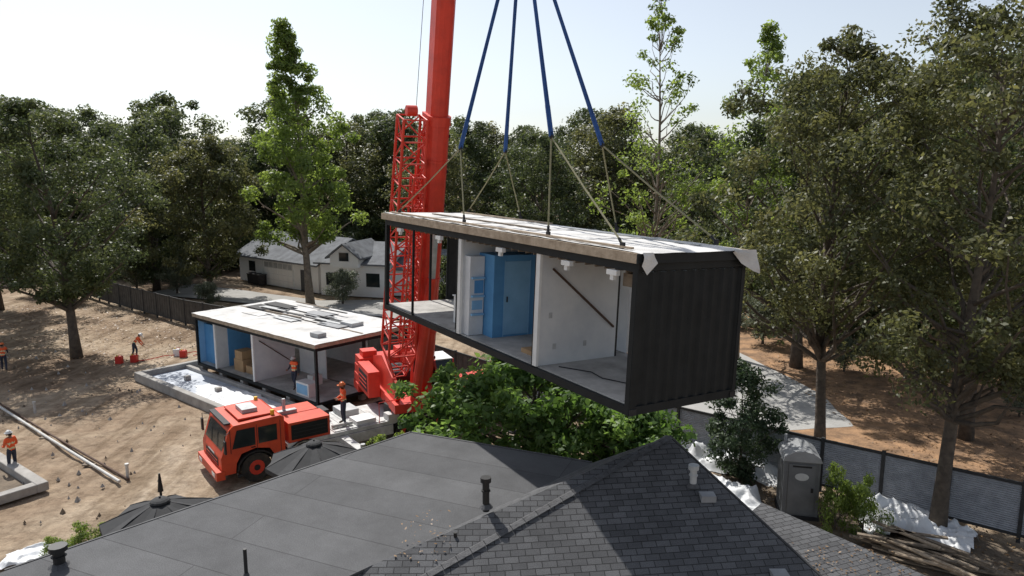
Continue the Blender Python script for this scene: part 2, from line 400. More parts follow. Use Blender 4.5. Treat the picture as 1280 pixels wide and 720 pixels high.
for (y,s) in ((.045,1),(2.705,-1)):
    quadT([(.42,y,1.70),(1.30,y,1.70),(1.30,y,2.55),(.62,y,2.55)],'glass_dark')
    quadT([(1.42,y,1.72),(2.15,y,1.72),(2.15,y,2.50),(1.42,y,2.50)],'glass_dark')
for x in (.36,1.36,2.28): bx(x,x+.02,.046,.058,zc(1.05 if x>1 else 1.5),zc(2.65),'dark_steel')
bx(1.12,1.30,.03,.055,1.40,1.44,'dark_steel')
bx(-.22,.10,.02,2.73,.38,.72,R);bx(-.235,-.22,.25,.65,.46,.62,'white_paint');bx(-.235,-.22,2.10,2.50,.46,.62,'white_paint')
bx(-.012,.0,.5,2.25,.78,1.12,'dark_steel');bx(-.025,-.012,.95,1.8,1.14,1.20,'mark_pale')
bx(-.03,-.012,.6,2.1,.86,.89,R);bx(-.03,-.012,.6,2.1,.98,1.01,R)
bx(.55,.95,-.02,.05,.35,.45,'dark_steel')
mb.tube([T@Vector((.35,.05,2.2)),T@Vector((.1,-.25,2.2)),T@Vector((.1,-.25,1.6))],.02,'dark_steel',5);bx(.05,.12,-.36,-.16,1.5,2.0,'dark_steel')
mb.tube([T@Vector((.35,2.7,2.2)),T@Vector((.1,3.0,2.2)),T@Vector((.1,3.0,1.6))],.02,'dark_steel',5);bx(.05,.12,2.9,3.1,1.5,2.0,'dark_steel')
for y in (.8,1.6): mb.tube([T@Vector((sl(1.66)-.02,y,zc(1.66))),T@Vector((sl(2.2)-.02,y+.35,zc(2.2)))],.012,'dark_steel',4)
bx(.24,.48,.3,2.45,zc(2.78)+.003,zc(2.78)+.07,'dark_steel');bx(.8,2.2,.4,2.35,zc(2.86),zc(2.86)+.06,R);bx(1.1,1.7,.9,1.8,zc(2.86)+.06,zc(2.86)+.22,'alu_grey')
for y in (.35,2.4): mb.cyl(T@Vector((2.1,y,zc(2.85))),T@Vector((2.1,y,zc(2.85)+.2)),.08,'yellow',10)
bx(2.62,4.35,.06,1.15,1.23,2.05,R);bx(2.72,4.25,.045,.06,1.33,1.95,'container_black')
for z in (1.45,1.6,1.75): bx(2.8,4.15,.032,.045,z,z+.03,'dark_steel')
bx(2.62,4.4,1.5,2.65,1.23,1.95,R);bx(2.62,3.4,1.2,1.45,1.22,2.2,'alu_grey')
mb.cyl(T@Vector((2.9,1.33,2.2)),T@Vector((2.9,1.33,2.7)),.07,'alu_grey',10)
bx(4.55,6.9,.12,2.6,1.223,1.26,'deck_white')
bx(5.6,6.5,.2,1.0,1.26,1.45,'white_paint');bx(5.5,6.3,1.5,2.5,1.26,1.55,'alu_grey');bx(4.7,5.0,1.7,2.5,1.26,1.7,'dark_steel')
mb.cyl(T@Vector((4.6,.5,1.36)),T@Vector((5.5,.45,1.36)),.08,'pvc',8)
bx(7.0,8.4,.02,.5,1.223,1.5,'deck_white')
bx(8.9,11.5,.1,2.6,1.22,1.52,'deck_white');bx(11.6,14.1,.12,2.6,1.22,1.85,'crane_red')
# deck tread strips, hoses, white side skirts
for i in range(9): bx(4.6+i*.25,4.63+i*.25,.14,2.58,1.262,1.275,'alu_grey')
bx(3.9,7.2,-.01,.05,.62,1.04,'deck_white')
for x in (4.75,12.3):
    bx(x,x+.35,-1.9,4.6,.72,1.0,'deck_white')
    for y in (-1.8,4.5):
        mb.cyl(T@Vector((x+.17,y,.10)),T@Vector((x+.17,y,1.25)),.10,'alu_grey',10);mb.cyl(T@Vector((x+.17,y,.06)),T@Vector((x+.17,y,.14)),.32,'dark_steel',14)
        bx(x-.5,x+.84,y-.65,y+.65,.0,.06,'timber_old')
for x in (6.6,7.2,7.8): mb.tube([T@Vector((x,.1,1.22)),T@Vector((x,.1,2.1))],.02,'crane_red',5)
mb.tube([T@Vector((6.6,.1,2.1)),T@Vector((7.8,.1,2.1))],.02,'crane_red',5)
# superstructure (slewed)
F=Vector((.41,-.912,0)).normalized();Lf=Vector((-F.y,F.x,0))
C0=Vector((-4.75,31.3,-.08))
S=frame(C0,F,Lf,(0,0,1))
mb.cyl(C0+Vector((0,0,1.3)),C0+Vector((0,0,1.83)),1.05,'dark_steel',24)
R='crane_red'
def sx(*a,m=R): mb.box(*a,m,T=S)
sx(-3.2,1.5,-.95,.95,1.75,2.15)
mb.prism([(-3.0,2.15),(1.0,2.15),(1.4,2.6),(.5,3.1),(-1.2,3.7),(-2.9,3.3)],.62,.80,R,S)
mb.prism([(-3.0,2.15),(1.0,2.15),(1.4,2.6),(.5,3.1),(-1.2,3.7),(-2.9,3.3)],-.80,-.62,R,S)
for x in (-2.3,-1.3): mb.cyl(S@Vector((x,-.6,2.6)),S@Vector((x,.6,2.6)),.36,'dark_steel',16)
for k,(a,b) in enumerate(((1.45,1.85),(1.87,2.27),(2.29,2.69),(2.71,3.1))):
    sx(-4.3,-3.25,-1.5+.04*k,1.5-.04*k,a,b)
sx(-4.1,-3.4,-1.2,-.5,3.1,3.4);sx(-4.1,-3.4,.5,1.2,3.1,3.4)
sx(-3.2,-1.0,-1.5,-.97,1.8,3.0);sx(-2.9,-1.3,-1.515,-1.5,2.0,2.8,m='dark_steel')
for z in (2.15,2.35,2.55): sx(-2.85,-1.35,-1.53,-1.515,z,z+.06,m=R)
mb.prism([(-.6,1.8),(-.6,3.75),(.85,3.75),(1.25,3.1),(1.15,1.8)],1.02,1.95,R,S)
mb.face([S@Vector(p) for p in ((1.175,1.10,1.95),(1.27,1.10,3.08),(1.27,1.87,3.08),(1.175,1.87,1.95))],'glass_dark')
mb.face([S@Vector(p) for p in ((1.262,1.10,3.12),(.875,1.10,3.745),(.875,1.87,3.745),(1.262,1.87,3.12))],'glass_dark')
for y in (1.008,1.962):
    mb.face([S@Vector(p) for p in ((-.45,y,2.65),(.3,y,2.65),(.3,y,3.6),(-.45,y,3.6))],'glass_dark')
    mb.face([S@Vector(p) for p in ((.38,y,2.1),(1.1,y,2.1),(1.18,y,3.08),(.8,y,3.6),(.38,y,3.6))],'glass_dark')
sx(-.5,.9,1.1,1.9,3.75,3.80,m='white_paint')
piv=Vector((-4.0,31.0,2.8));tip=Vector((.45,19.3,44.5))
ax=(tip-piv).normalized();side=Lf;upb=side.cross(ax).normalized()
if upb.dot(F)>0: upb=-upb
def boomsec(t0,t1,w,h,m=R):
    n=8;prof=[(-w/2,-h*.25),(-w/2,h*.5),(w/2,h*.5),(w/2,-h*.25),(w*.36,-h*.42),(w*.15,-h*.5),(-w*.15,-h*.5),(-w*.36,-h*.42)]
    vs=[]
    for t in (t0,t1):
        c=piv+ax*t
        for p in prof: vs.append(c+side*p[0]+upb*p[1])
    mb.raw(vs,[tuple(range(n)),tuple(range(2*n-1,n-1,-1))]+[(i,(i+1)%n,(i+1)%n+n,i+n) for i in range(n)],m)
boomsec(-.6,11.6,.82,.98);boomsec(11.4,11.75,.90,1.06);boomsec(11.75,21.4,.70,.84);boomsec(21.2,21.5,.76,.9);boomsec(21.5,32,.62,.75);boomsec(32,43.2,.54,.66)
for t in (2.5,5.0,7.5,10): boomsec(t,t+.10,.87,1.03)
for sg in (-1,1):
    mb.tube([piv+ax*.5+side*.44*sg-upb*.1,piv+ax*11.3+side*.44*sg-upb*.1],.03,'dark_steel',5)
    for t in np.arange(1.2,11,1.4): mb.tube([piv+ax*t+side*.415*sg-upb*.2,piv+ax*t+side*.47*sg-upb*.2],.07,'dark_steel',8)
mb.cyl(S@Vector((1.3,0,2.2)),piv+ax*5.2-upb*.5,.22,R,12);mb.cyl(piv+ax*4.2-upb*.45,piv+ax*7.4-upb*.5,.15,'alu_grey',12)
mb.cyl(S@Vector((-1.3,0,2.9)),tip+upb*.5,.014,'dark_steel',5)
j0=piv-side*1.10+ax*1.6+upb*.1;j1=piv-side*.95+ax*11.6+upb*.1
mb.truss(j0,j1,upb,1.2,.9,12,.058,.034,R)
mb.truss(j0-ax*1.2,j0,upb,.5,1.2,2,.05,.03,R)
mb.truss(piv-side*.95+ax*2.2-upb*.55,piv-side*.8+ax*9.5-upb*.5,upb,.55,.45,12,.040,.026,R)
for t in (2.6,7.0,11.0): mb.tube([piv+ax*t-side*.4,piv+ax*t-side*.65],.08,R,6)
mb.cyl(j1-side*.25+ax*.25,j1+side*.15+ax*.25,.2,'crane_red',14)
mb.truss(piv-side*.2+ax*3+upb*.78,piv-side*.2+ax*9.5+upb*.78,upb,.5,.5,10,.035,.022,R)
mb.build('mobile_crane',None,.015)

# ------------------------------------------------------------ placed module on ground
mb=MB();W2=6.0;H2=3.0
for y in (0,2.94,W2-.12):
    mb.box(0,Ln,y,y+.12,0,.16,B);mb.box(0,Ln,y,y+.10,H2-.2,H2,B)
    for x in (0,Ln-.14): mb.box(x,x+.14,y,y+.12,.16,H2-.2,B)
for x in (0,Ln-.10):
    for a,b in ((.12,2.94),(3.06,W2-.12)):
        mb.box(x,x+.1,a,b,0,.158,B);mb.box(x,x+.1,a,b,H2-.198,H2-.002,B)
mb.box(.1,Ln-.1,.12,W2-.12,.10,.16,'plywood_floor')
mb.box(6.24,6.36,.1,2.6,.16,H2-.2,'interior_white');mb.box(6.22,6.38,.02,.1,.16,H2-.2,'white_paint')
mb.box(2.15,2.27,.1,2.6,.16,H2-.2,'interior_white');mb.box(2.13,2.29,.02,.1,.16,H2-.2,'white_paint')
mb.box(.12,1.6,.5,2.4,.16,2.5,'blue_board');mb.box(.06,.12,.14,2.9,.16,H2-.2,'blue_light')
mb.box(2.27,2.3,.8,2.2,.16,2.6,'blue_board')
mb.box(.2,8.8,W2-.2,W2-.14,.16,H2-.2,'interior_white')
mb.box(.5,4.0,2.9,2.93,.16,H2-.2,'interior_white');mb.box(6.36,8.9,2.9,2.93,.16,H2-.2,'interior_white')
mb.tube([(6.375,.4,2.4),(6.375,2.3,.9)],.03,'brace_brown',4)
mb.box(3.2,4.2,.6,1.5,.16,.85,'cardboard');mb.box(3.3,4.1,.62,1.4,.855,1.35,'cardboard');mb.box(4.3,5.0,.7,1.4,.16,.6,'cardboard')
mb.box(9.9,11.0,.3,.9,.16,.85,'white_paint');mb.box(9.95,10.9,.292,.3,.25,.75,'blue_light');mb.box(9.0,9.5,1.6,2.2,.16,.7,'white_paint')
mb.box(-.05,Ln+.05,-.04,W2+.04,H2+.003,H2+.12,'timber_old')
mb.box(-.10,Ln+.1,-.10,-.045,H2-.02,H2+.17,'timber');mb.box(-.10,-.055,-.1,W2+.1,H2-.02,H2+.17,'timber');mb.box(Ln+.055,Ln+.1,-.045,W2+.1,H2-.02,H2+.17,'timber')
gv=[];gf=[];nx,ny=40,20
for i in range(nx+1):
    for j in range(ny+1): gv.append((-.12+(Ln+.24)*i/nx,-.12+(W2+.24)*j/ny,H2+.185+rng.uniform(0,.02)))
for i in range(nx):
    for j in range(ny):
        a=i*(ny+1)+j;gf.append((a,a+ny+1,a+ny+2,a+1))
mb.raw(gv,gf,'membrane')
# flat sheet panels, a few boards and gear on the roof
for k in range(13):
    x=rng.uniform(.8,9.0);y=rng.uniform(1.4,4.6);an=rng.uniform(-.06,.06)
    TT=Matrix.Translation((x,y,H2+.212+.035*k))@Matrix.Rotation(an,4,'Z') if k<1 else Matrix.Translation((x,y,H2+.212+.028*(k%4)))@Matrix.Rotation(an,4,'Z')
    mb.box(0,rng.uniform(1.8,2.9),0,rng.uniform(.5,1.15),0,.02,['panel_grey','alu_grey','dark_steel','panel_grey','membrane'][k%5],TT)
for k in range(7):
    x=rng.uniform(2.0,7.5);y=rng.uniform(2.0,5.6);l=rng.uniform(2.5,4.5);an=rng.uniform(-.05,.05)
    TT=Matrix.Translation((x,y,H2+.34+.012*k))@Matrix.Rotation(an,4,'Z')
    mb.box(0,l,0,.12,0,.045,['dark_steel','timber_old','dark_steel'][k%3],TT)
mb.box(9.5,10.5,3.5,4.3,H2+.21,H2+.4,'alu_grey');mb.box(.1,Ln-.1,2.9,3.05,H2+.206,H2+.211,'timber_old');mb.box(10.6,11.3,.8,1.3,H2+.21,H2+.42,'panel_grey')
for x in np.linspace(.3,Ln-.5,6):
    for y in (.0,2.85,W2-.3): mb.box(x,x+.3,y,y+.3,-.41,0,'concrete')
MG=frame((-18.93,42.06,.42),(.765,-.644,0),(.644,.765,0),(0,0,1))
mb.build('container_home_module',MG)
mb=MB()
mb.box(-1.2,Ln+.4,-3.2,-2.85,-.1,.42,'concrete');mb.box(-1.2,-.85,-2.85,3.0,-.1,.418,'concrete');mb.box(Ln+.05,Ln+.4,-2.85,-.3,-.1,.418,'concrete');mb.box(-.85,Ln+.05,-.35,-.1,-.1,.30,'concrete')
mb.box(-.85,Ln+.05,-2.85,-.35,-.1,.10,'slab_sheet')
for x in (1.5,5.0,8.6): mb.box(x,x+.3,-1.6,-1.3,.1,.36,'concrete')
mb.build('concrete_foundation',frame((-18.93,42.06,.02),(.765,-.644,0),(.644,.765,0),(0,0,1)),.02)
def tarp(name,M,lx,ly,hz,seed,n=44,fr=1.1,m='tarp_white'):
    mb=MB();v=[];f=[]
    for i in range(n+1):
        for j in range(n+1):
            x=lx*(i/n-.5);y=ly*(j/n-.5)
            p=Vector((x*fr+seed*7.3,y*fr,seed*3.1))
            a=mnoise.noise(p);b2=abs(mnoise.noise(p*2.3+Vector((5,1,2))));c=abs(mnoise.noise(p*5.1+Vector((1,8,2))))
            rr=math.hypot(2*x/lx,2*y/ly)+.22*mnoise.noise(p*.9)
            ed=max(0,min(1,(1.08-rr)*3.0))
            z=.02+hz*ed*(.35+.8*a+.55*(1-2*b2)*.6+.25*c)
            v.append((x+.25*mnoise.noise(p*1.7+Vector((9,9,9))),y+.25*mnoise.noise(p*1.7+Vector((3,0,9))),max(z,-.03 if rr>1.06 else .02)))
    for i in range(n):
        for j in range(n):
            x=2*((i+.5)/n-.5);y=2*((j+.5)/n-.5)
            if math.hypot(x,y)>1.06+.12*math.sin(5*math.atan2(y,x)+seed): continue
            a=i*(n+1)+j;f.append((a,a+n+1,a+n+2,a+1))
    mb.raw(v,f,m);return mb.build(name,M,0,True)
tarp('plastic_sheet',frame((-18.93+.765*7.0-.644*1.5,42.06-.644*7.0-.765*1.5,.12),(.765,-.644,0),(.644,.765,0),(0,0,1)),7.5,2.2,.14,5)
# pit at lower left
mb=MB()
mb.box(-8,0,-.4,0,0,.34,'concrete');mb.box(-.4,0,-3.8,-.4,0,.338,'concrete');mb.box(-8,0,-4.2,-3.8,0,.34,'concrete');mb.box(-7.9,-.4,-3.8,-.4,.0,.05,'shade_soil')
mb.build('concrete_pit',frame((-17.6,25.8,0),(.8,-.6,0),(.6,.8,0),(0,0,1)),.02)
mb=MB();mb.tube([(-30,38.3,.10),(-26.2,35.3,.11),(-21,31.0,.10),(-15.2,26.3,.10)],.06,'pvc',10)
mb.tube([(-30,38.6,.05),(-26.2,35.6,.06),(-21,31.35,.05),(-15.0,26.6,.05)],.045,'brace_brown',8)
for t in (.1,.35,.6,.85):
    x=-30+14.8*t;y=38.3-12*t;mb.box(x-.25,x+.25,y-.1,y+.1,0,.05,'timber_old')
mb.build('drain_pipe')
mb=MB()
for x,y in ((-15.2,26.9),(-23.9,34.6)):
    mb.cyl((x,y,-.1),(x,y,.5),.06,'pvc',10);mb.cyl((x,y,.5),(x,y,.58),.08,'pvc',10)
mb.build('pipe_stub')
mb=MB()
for x,y,k in ((-24.9,44.3,0),(-24.1,44.6,0),(-22.1,46.2,1),(-21.5,45.8,0),(-30.5,40.5,1)):
    mb.box(x-.2,x+.2,y-.15,y+.15,-.1,.36,'can_red' if not k else 'white_paint');mb.cyl((x-.12,y,.36),(x-.12,y,.44),.05,'yellow',8);mb.tube([(x-.02,y,.36),(x,y,.46),(x+.16,y,.46),(x+.18,y,.36)],.02,'can_red',5)
mb.build('fuel_can',None,.03)
mb=MB();mb.tube([(-24.2,44.4,0),(-23.4,44.9,-.02),(-22.8,45.9,-.02),(-22.2,46.0,0)],.03,'can_red',6);mb.tube([(-22.0,46.3,0),(-21.2,46.9,0),(-20.6,46.5,0),(-20.9,45.9,0)],.03,'can_red',6);mb.build('air_hose')
# stones and clods
mb=MB()
rs=np.random.default_rng(12)
for k in range(420):
    x=rs.uniform(-34,-9);y=rs.uniform(23,52)
    if abs((x+18.93)*.644+(y-42.06)*.765+.5)<3.2 : continue
    q=rs.uniform(.03,.10)*(1.6 if rs.uniform()>.93 else 1);c=Vector((x,y,-.04))
    vs=[c+Vector((q*math.cos(a)*rs.uniform(.7,1.3),q*math.sin(a)*rs.uniform(.7,1.3),0)) for a in (0,1.25,2.5,3.77,5.0)]+[c+Vector((0,0,q*rs.uniform(1.2,1.8)+.04))]
    mb.raw(vs,[(i,(i+1)%5,5) for i in range(5)],'concrete' if k%3 else 'shade_soil')
mb.build('loose_stones')

# ------------------------------------------------------------ foreground house
mb=MB()
def roofpoly(pts,m,thick=.12):
    P=[Vector(p) for p in pts];n=(P[1]-P[0]).cross(P[2]-P[0]).normalized()
    if n.z<0: P=P[::-1];n=-n
    h=Vector((0,0,1)).cross(n).normalized();s=n.cross(h)
    mb.face(P,m,[(p.dot(h),p.dot(s)) for p in P])
    Q=[p-Vector((0,0,thick)) for p in P]
    for i in range(len(P)):
        j=(i+1)%len(P);mb.face([P[j],P[i],Q[i],Q[j]],'fence_dark')
    mb.face(Q[::-1],'fence_dark')
def planez(a,b,c,x,y):
    a,b,c=Vector(a),Vector(b),Vector(c);n=(b-a).cross(c-a);return a.z-(n.x*(x-a.x)+n.y*(y-a.y))/n.z
A_=(-10.0,13.1,4.2);B_=(-2.8,19.1,4.8);Cc=(2.0,17.0,4.8)
Dz=planez(A_,B_,Cc,-2.7,13.0)
D_=(-2.7,13.0,Dz)
ext=lambda x,y:(x,y,planez(A_,B_,Cc,x,y))
roofpoly([ext(-14.6,9.2),A_,B_,Cc,D_,ext(-7.3,9.0)],'roll_roof')
P_=Vector((3.7,16.2,5.8));D3=Vector((-1.5,12.9,4.35));R_=Vector((6.0,13.4,4.1))
D3e=P_+(D3-P_)*1.75;Re=P_+(R_-P_)*2.1
roofpoly([tuple(P_),tuple(D3e),tuple(Re)],'shingles')
roofpoly([tuple(P_),Cc,D_],'shingles');roofpoly([tuple(P_),D_,tuple(D3e)],'shingles') 
roofpoly([D_,ext(-6.6,9.6),tuple(D3e)],'shingles')
roofpoly([(6.4,17.3,3.6),(9.9,13.9,3.05),(7.5,11.6,2.9),(4.4,15.2,3.5)],'shingles')
d=(D3e-P_);n=34
for i in range(n):
    a=P_+d*(i/n);b=P_+d*((i+.97)/n);s=Vector((d.y,-d.x,0)).normalized()*.12
    zc1=Vector((0,0,.026));zo=Vector((0,0,-.012))
    mb.raw([a+zc1,b+zc1+Vector((0,0,.008)),b+s+zo,a+s+zo,b-s+zo,a-s+zo],[(0,1,2,3),(1,0,5,4)],'lead_grey')
def slab(a,b,w,h,m):
    a=Vector(a);b=Vector(b);dd=(b-a);s=Vector((dd.y,-dd.x,0)).normalized()*w/2;u=Vector((0,0,h))
    mb.raw([a-s,b-s,b+s,a+s,a-s+u,b-s+u,b+s+u,a+s+u],[(0,3,2,1),(4,5,6,7),(0,1,5,4),(1,2,6,5),(2,3,7,6),(3,0,4,7)],m)
slab(P_+Vector((.03,.03,-.2)),Re+Vector((.03,.03,-.2)),.06,.215,'fence_dark')
slab(Vector(A_)+Vector((-.03,.04,-.2)),Vector(B_)+Vector((-.03,.04,-.2)),.05,.21,'lead_grey')
slab(Vector(B_)+Vector((.0,.04,-.2)),Vector(Cc)+Vector((0,.04,-.2)),.05,.21,'lead_grey')
def wall(a,b,za,zb,m='stucco'):
    mb.face([(a[0],a[1],0),(b[0],b[1],0),(b[0],b[1],zb),(a[0],a[1],za)],m)
wall((-9.7,12.4),(-2.8,18.4),3.9,4.5);wall((-2.8,18.4),(1.8,16.5),4.5,4.6);wall((1.8,16.5),(3.5,15.6),4.6,5.4);wall((3.5,15.6),(5.6,13.0),5.4,3.9);wall((5.6,13),(7.7,10.4),3.9,2.3)
wall((-14.2,8.6),(-9.7,12.4),3.5,3.9)
wall((5,16.6),(6.4,16.8),3.3,3.4);wall((6.4,16.8),(9.4,13.9),3.4,2.9);wall((9.4,13.9),(7.2,11.8),2.9,2.7)
def vent(x,y,z,r,h,cap=True,m='vent_black'):
    mb.cyl((x,y,z-.1),(x,y,z+h),r,m,12);mb.cyl((x,y,z-.02),(x,y,z+.06),r*2.0,'lead_grey',12,r2=r*1.15)
    if cap: mb.cyl((x,y,z+h),(x,y,z+h+.10),r*1.55,m,12);mb.cyl((x,y,z+h*.62),(x,y,z+h*.68),r*1.3,m,12)
z=planez(P_,D_,D3e,-.55,14.3);vent(-.55,14.3,z,.075,.55)
mb.cyl((-1.15,13.6,4.3),(-1.15,13.6,4.75),.035,'vent_black',8)
vent(-9.0,13.25,ext(-9,13.25)[2],.11,.32);vent(-5.1,12.75,ext(-5.1,12.75)[2],.035,.55,False)
vent(4.0,15.0,planez(P_,D3,R_,4.0,15.0),.075,.38,True,'alu_grey')
q=(4.25,14.75);zz=planez(P_,D3,R_,*q);mb.box(q[0]-.16,q[0]+.16,q[1]-.16,q[1]+.1,zz-.05,zz+.09,'panel_grey')
q=(5.3,13.2);zz=planez(P_,D3,R_,*q);mb.box(q[0]-.16,q[0]+.16,q[1]-.16,q[1]+.1,zz-.05,zz+.10,'panel_grey')
mb.build('shingle_roof_house')

# ------------------------------------------------------------ garage house (far)
mb=MB()
T=frame((-30.2,79.2,0),(.77,-.638,0),(.638,.77,0),(0,0,1))
WH='house_white'
def gable(x0,x1,y0,y1,z,h,axis,T,m='house_roof',ov=.5,wall='house_white'):
    if axis=='x':
        ym=(y0+y1)/2;k=h/((y1-y0)/2);e=z-ov*k
        top=[(x0-ov,ym,z+h),(x1+ov,ym,z+h)];
        for ya,sg in ((y0-ov,-1),(y1+ov,1)):
            P=[(x0-ov,ya,e),(x1+ov,ya,e),top[1],top[0]]
            mb.raw([T@Vector(p) for p in P]+[T@(Vector(p)-Vector((0,0,.16))) for p in P],[(0,1,2,3),(7,6,5,4),(0,4,5,1),(1,5,6,2),(2,6,7,3),(3,7,4,0)],m)
        for x in (x0+.01,x1-.01): mb.face([T@Vector(p) for p in ((x,y0,z),(x,y1,z),(x,ym,z+h-.1))],wall)
    else:
        xm=(x0+x1)/2;k=h/((x1-x0)/2);e=z-ov*k
        for xa in (x0-ov,x1+ov):
            P=[(xa,y0-ov,e),(xa,y1+ov,e),(xm,y1+ov,z+h),(xm,y0-ov,z+h)]
            mb.raw([T@Vector(p) for p in P]+[T@(Vector(p)-Vector((0,0,.16))) for p in P],[(0,1,2,3),(7,6,5,4),(0,4,5,1),(1,5,6,2),(2,6,7,3),(3,7,4,0)],m)
        for y in (y0+.01,y1-.01): mb.face([T@Vector(p) for p in ((x0,y,z),(x1,y,z),(xm,y,z+h-.1))],wall)
mb.box(0,14.5,0,8,0,3.1,WH,T);gable(0,14.5,0,8,3.1,2.1,'x',T)
mb.box(5.0,10.2,-.06,-.004,0,2.5,'white_paint',T)
for i in range(4):
    for j in range(6):
        x=5.1+j*.86;zz=.08+i*.61
        mb.box(x,x+.76,-.075,-.06,zz,zz+.52,WH if i<3 else 'alu_grey',T)
for x in (4.8,10.2): mb.box(x,x+.2,-.10,-.004,0,2.7,'white_paint',T)
mb.box(4.8,10.4,-.11,-.004,2.7,2.9,'white_paint',T)
mb.box(2.0,3.2,-.05,-.004,1.2,2.3,'glass_dark',T);mb.box(11.6,12.5,-.05,-.004,0,2.1,'lead_grey',T)
T2=frame((-18.6,69.3,0),(.96,-.28,0),(.28,.96,0),(0,0,1))
mb.box(0,7.0,0,9,0,3.4,WH,T2);gable(0,7.0,0,9,3.4,1.5,'x',T2)
mb.box(1.6,4.6,-.9,4.4,2.9,4.1,WH,T2);gable(1.6,4.6,-.9,4.4,4.1,1.1,'y',T2,ov=.35)
mb.box(2.6,3.6,-.95,-.904,3.5,4.3,'glass_dark',T2);mb.box(2.5,3.7,-.93,-.902,3.4,4.4,'white_paint',T2)
mb.box(.6,1.6,-.05,-.004,1.0,2.2,'glass_dark',T2);mb.box(4.9,6.3,-.05,-.004,1.0,2.3,'glass_dark',T2)
mb.box(7.0,11.5,1.5,8,0,2.9,WH,T2);gable(7.0,11.5,1.5,8,2.9,1.4,'x',T2)
mb.build('white_garage_house')
mb=MB()
for x,y in ((-28.0,76.6),(-27.2,75.9),(-26.4,75.3)):
    mb.prism([(x-.3,0),(x+.3,0),(x+.36,1.05),(x-.36,1.05)],y-.35,y+.35,'dark_steel');mb.box(x-.4,x+.4,y-.4,y+.4,1.06,1.14,'vent_black')
mb.build('wheelie_bins')

# ------------------------------------------------------------ fences
def fence(name,pts,metal,h=1.95,step=2.4):
    mb=MB()
    for a,b in zip(pts,pts[1:]):
        a=Vector((*a,0));b=Vector((*b,0));d=b-a;Ls=d.length;d.normalize();n=max(1,round(Ls/step));w=Ls/n
        for i in range(n):
            T=frame(a+d*(i*w),d,Vector((-d.y,d.x,0)),(0,0,1))
            mb.box(-.06,.06,-.06,.06,-.15,h+.05,'fence_dark',T)
            mb.box(.06,w-.06,-.035,.035,h-.1,h,'fence_dark',T);mb.box(.06,w-.06,-.035,.035,.08,.18,'fence_dark',T)
            if metal:
                k=22;hh=(h-.28)/k
                for j in range(k):
                    z0=.18+j*hh;zm=z0+hh/2;z1=z0+hh
                    mb.face([T@Vector(p) for p in ((.06,-.016,z0),(w-.06,-.016,z0),(w-.06,.016,zm),(.06,.016,zm))],'galv')
                    mb.face([T@Vector(p) for p in ((.06,.016,zm),(w-.06,.016,zm),(w-.06,-.016,z1),(.06,-.016,z1))],'galv')
            else:
                k=int((w-.12)/.2);bw=(w-.12)/k
                for j in range(k): mb.box(.06+j*bw,.06+(j+.9)*bw,-.015+.012*(j%2),.015,.18,h-.1,'fence_board',T)
    return mb.build(name)
fence('board_fence',[(-60,86),(-37,65),(-25.8,55.7),(-5,41.5),(.5,35.2)],False)
fence('corrugated_metal_fence',[(.5,35.2),(7.2,29.8),(11.8,26),(16.7,22.1),(30,11.5)],True)

# ------------------------------------------------------------ porta potty
mb=MB()
G='potty_grey'
mb.box(-.62,.62,-.62,.62,.0,.14,'dark_steel')
mb.box(-.57,.57,-.57,.57,.14,2.05,G)
for x in (-.57,.50): 
    for y in (-.585,.57): mb.box(x,x+.07,y,y+.015,.14,2.05,G)
for k in range(5): mb.box(.57,.59,-.45+k*.2,-.37+k*.2,.3,1.9,G);mb.box(-.59,-.57,-.45+k*.2,-.37+k*.2,.3,1.9,G)
mb.box(-.42,.42,-.60,-.572,.2,1.95,G);mb.box(.30,.38,-.625,-.60,1.0,1.15,'dark_steel')
mb.box(-.30,.30,-.606,-.60,1.84,1.90,'dark_steel')
mb.prism([(-.62,2.05),(.62,2.05),(.55,2.2),(.3,2.36),(0,2.42),(-.3,2.36),(-.55,2.2)],-.64,.64,'potty_roof')
mb.cyl((-.4,.45,2.1),(-.4,.45,2.6),.05,'potty_roof',10)
el=[(.22*math.cos(a),-.612,1.52+.13*math.sin(a)) for a in [2*math.pi*i/20 for i in range(20)]]
mb.face(el,'mark_pale')
mb.build('portable_toilet',Matrix.Translation((10.1,24.0,0))@Matrix.Rotation(math.radians(-12),4,'Z')@Matrix.Scale(1.04,4),.015)

# ------------------------------------------------------------ umbrellas
def umbrella(x,y,ztop,r,rot):
    mb=MB();n=8
    for i in range(n):
        a0=rot+2*math.pi*i/n;a1=rot+2*math.pi*(i+1)/n;am=(a0+a1)/2
        prev=None
        for j in range(5):
            t=j/4;zz=ztop-.6*t**1.15
            L_=(x+r*t*math.cos(a0),y+r*t*math.sin(a0),zz);R2=(x+r*t*math.cos(a1),y+r*t*math.sin(a1),zz)
            M_=(x+r*t*.90*math.cos(am),y+r*t*.90*math.sin(am),zz-.07*t)
            if prev:
                mb.face([prev[0],L_,M_,prev[1]],'umbrella_black');mb.face([prev[1],M_,R2,prev[2]],'umbrella_black')
            prev=(L_,M_,R2)
        L_,M_,R2=prev;dn=Vector((0,0,-.16))
        mb.face([L_,Vector(L_)+dn,Vector(M_)+dn,M_],'umbrella_black');mb.face([M_,Vector(M_)+dn,Vector(R2)+dn,R2],'umbrella_black')
        mb.tube([(x,y,ztop-.01),(x+r*.5*math.cos(a0),y+r*.5*math.sin(a0),ztop-.26),(x+r*math.cos(a0),y+r*math.sin(a0),ztop-.605)],.018,'dark_steel',5)
    mb.dome((x,y,ztop-.05),.28,'umbrella_black',12,4,.45)
    mb.cyl((x,y,0),(x,y,ztop+.12),.03,'dark_steel',8);mb.cyl((x,y,0),(x,y,.1),.35,'dark_steel',14)
    mb.build('patio_umbrella')
umbrella(-10.1,19.4,2.66,1.65,.2);umbrella(-6.85,23.7,2.70,1.65,.5)
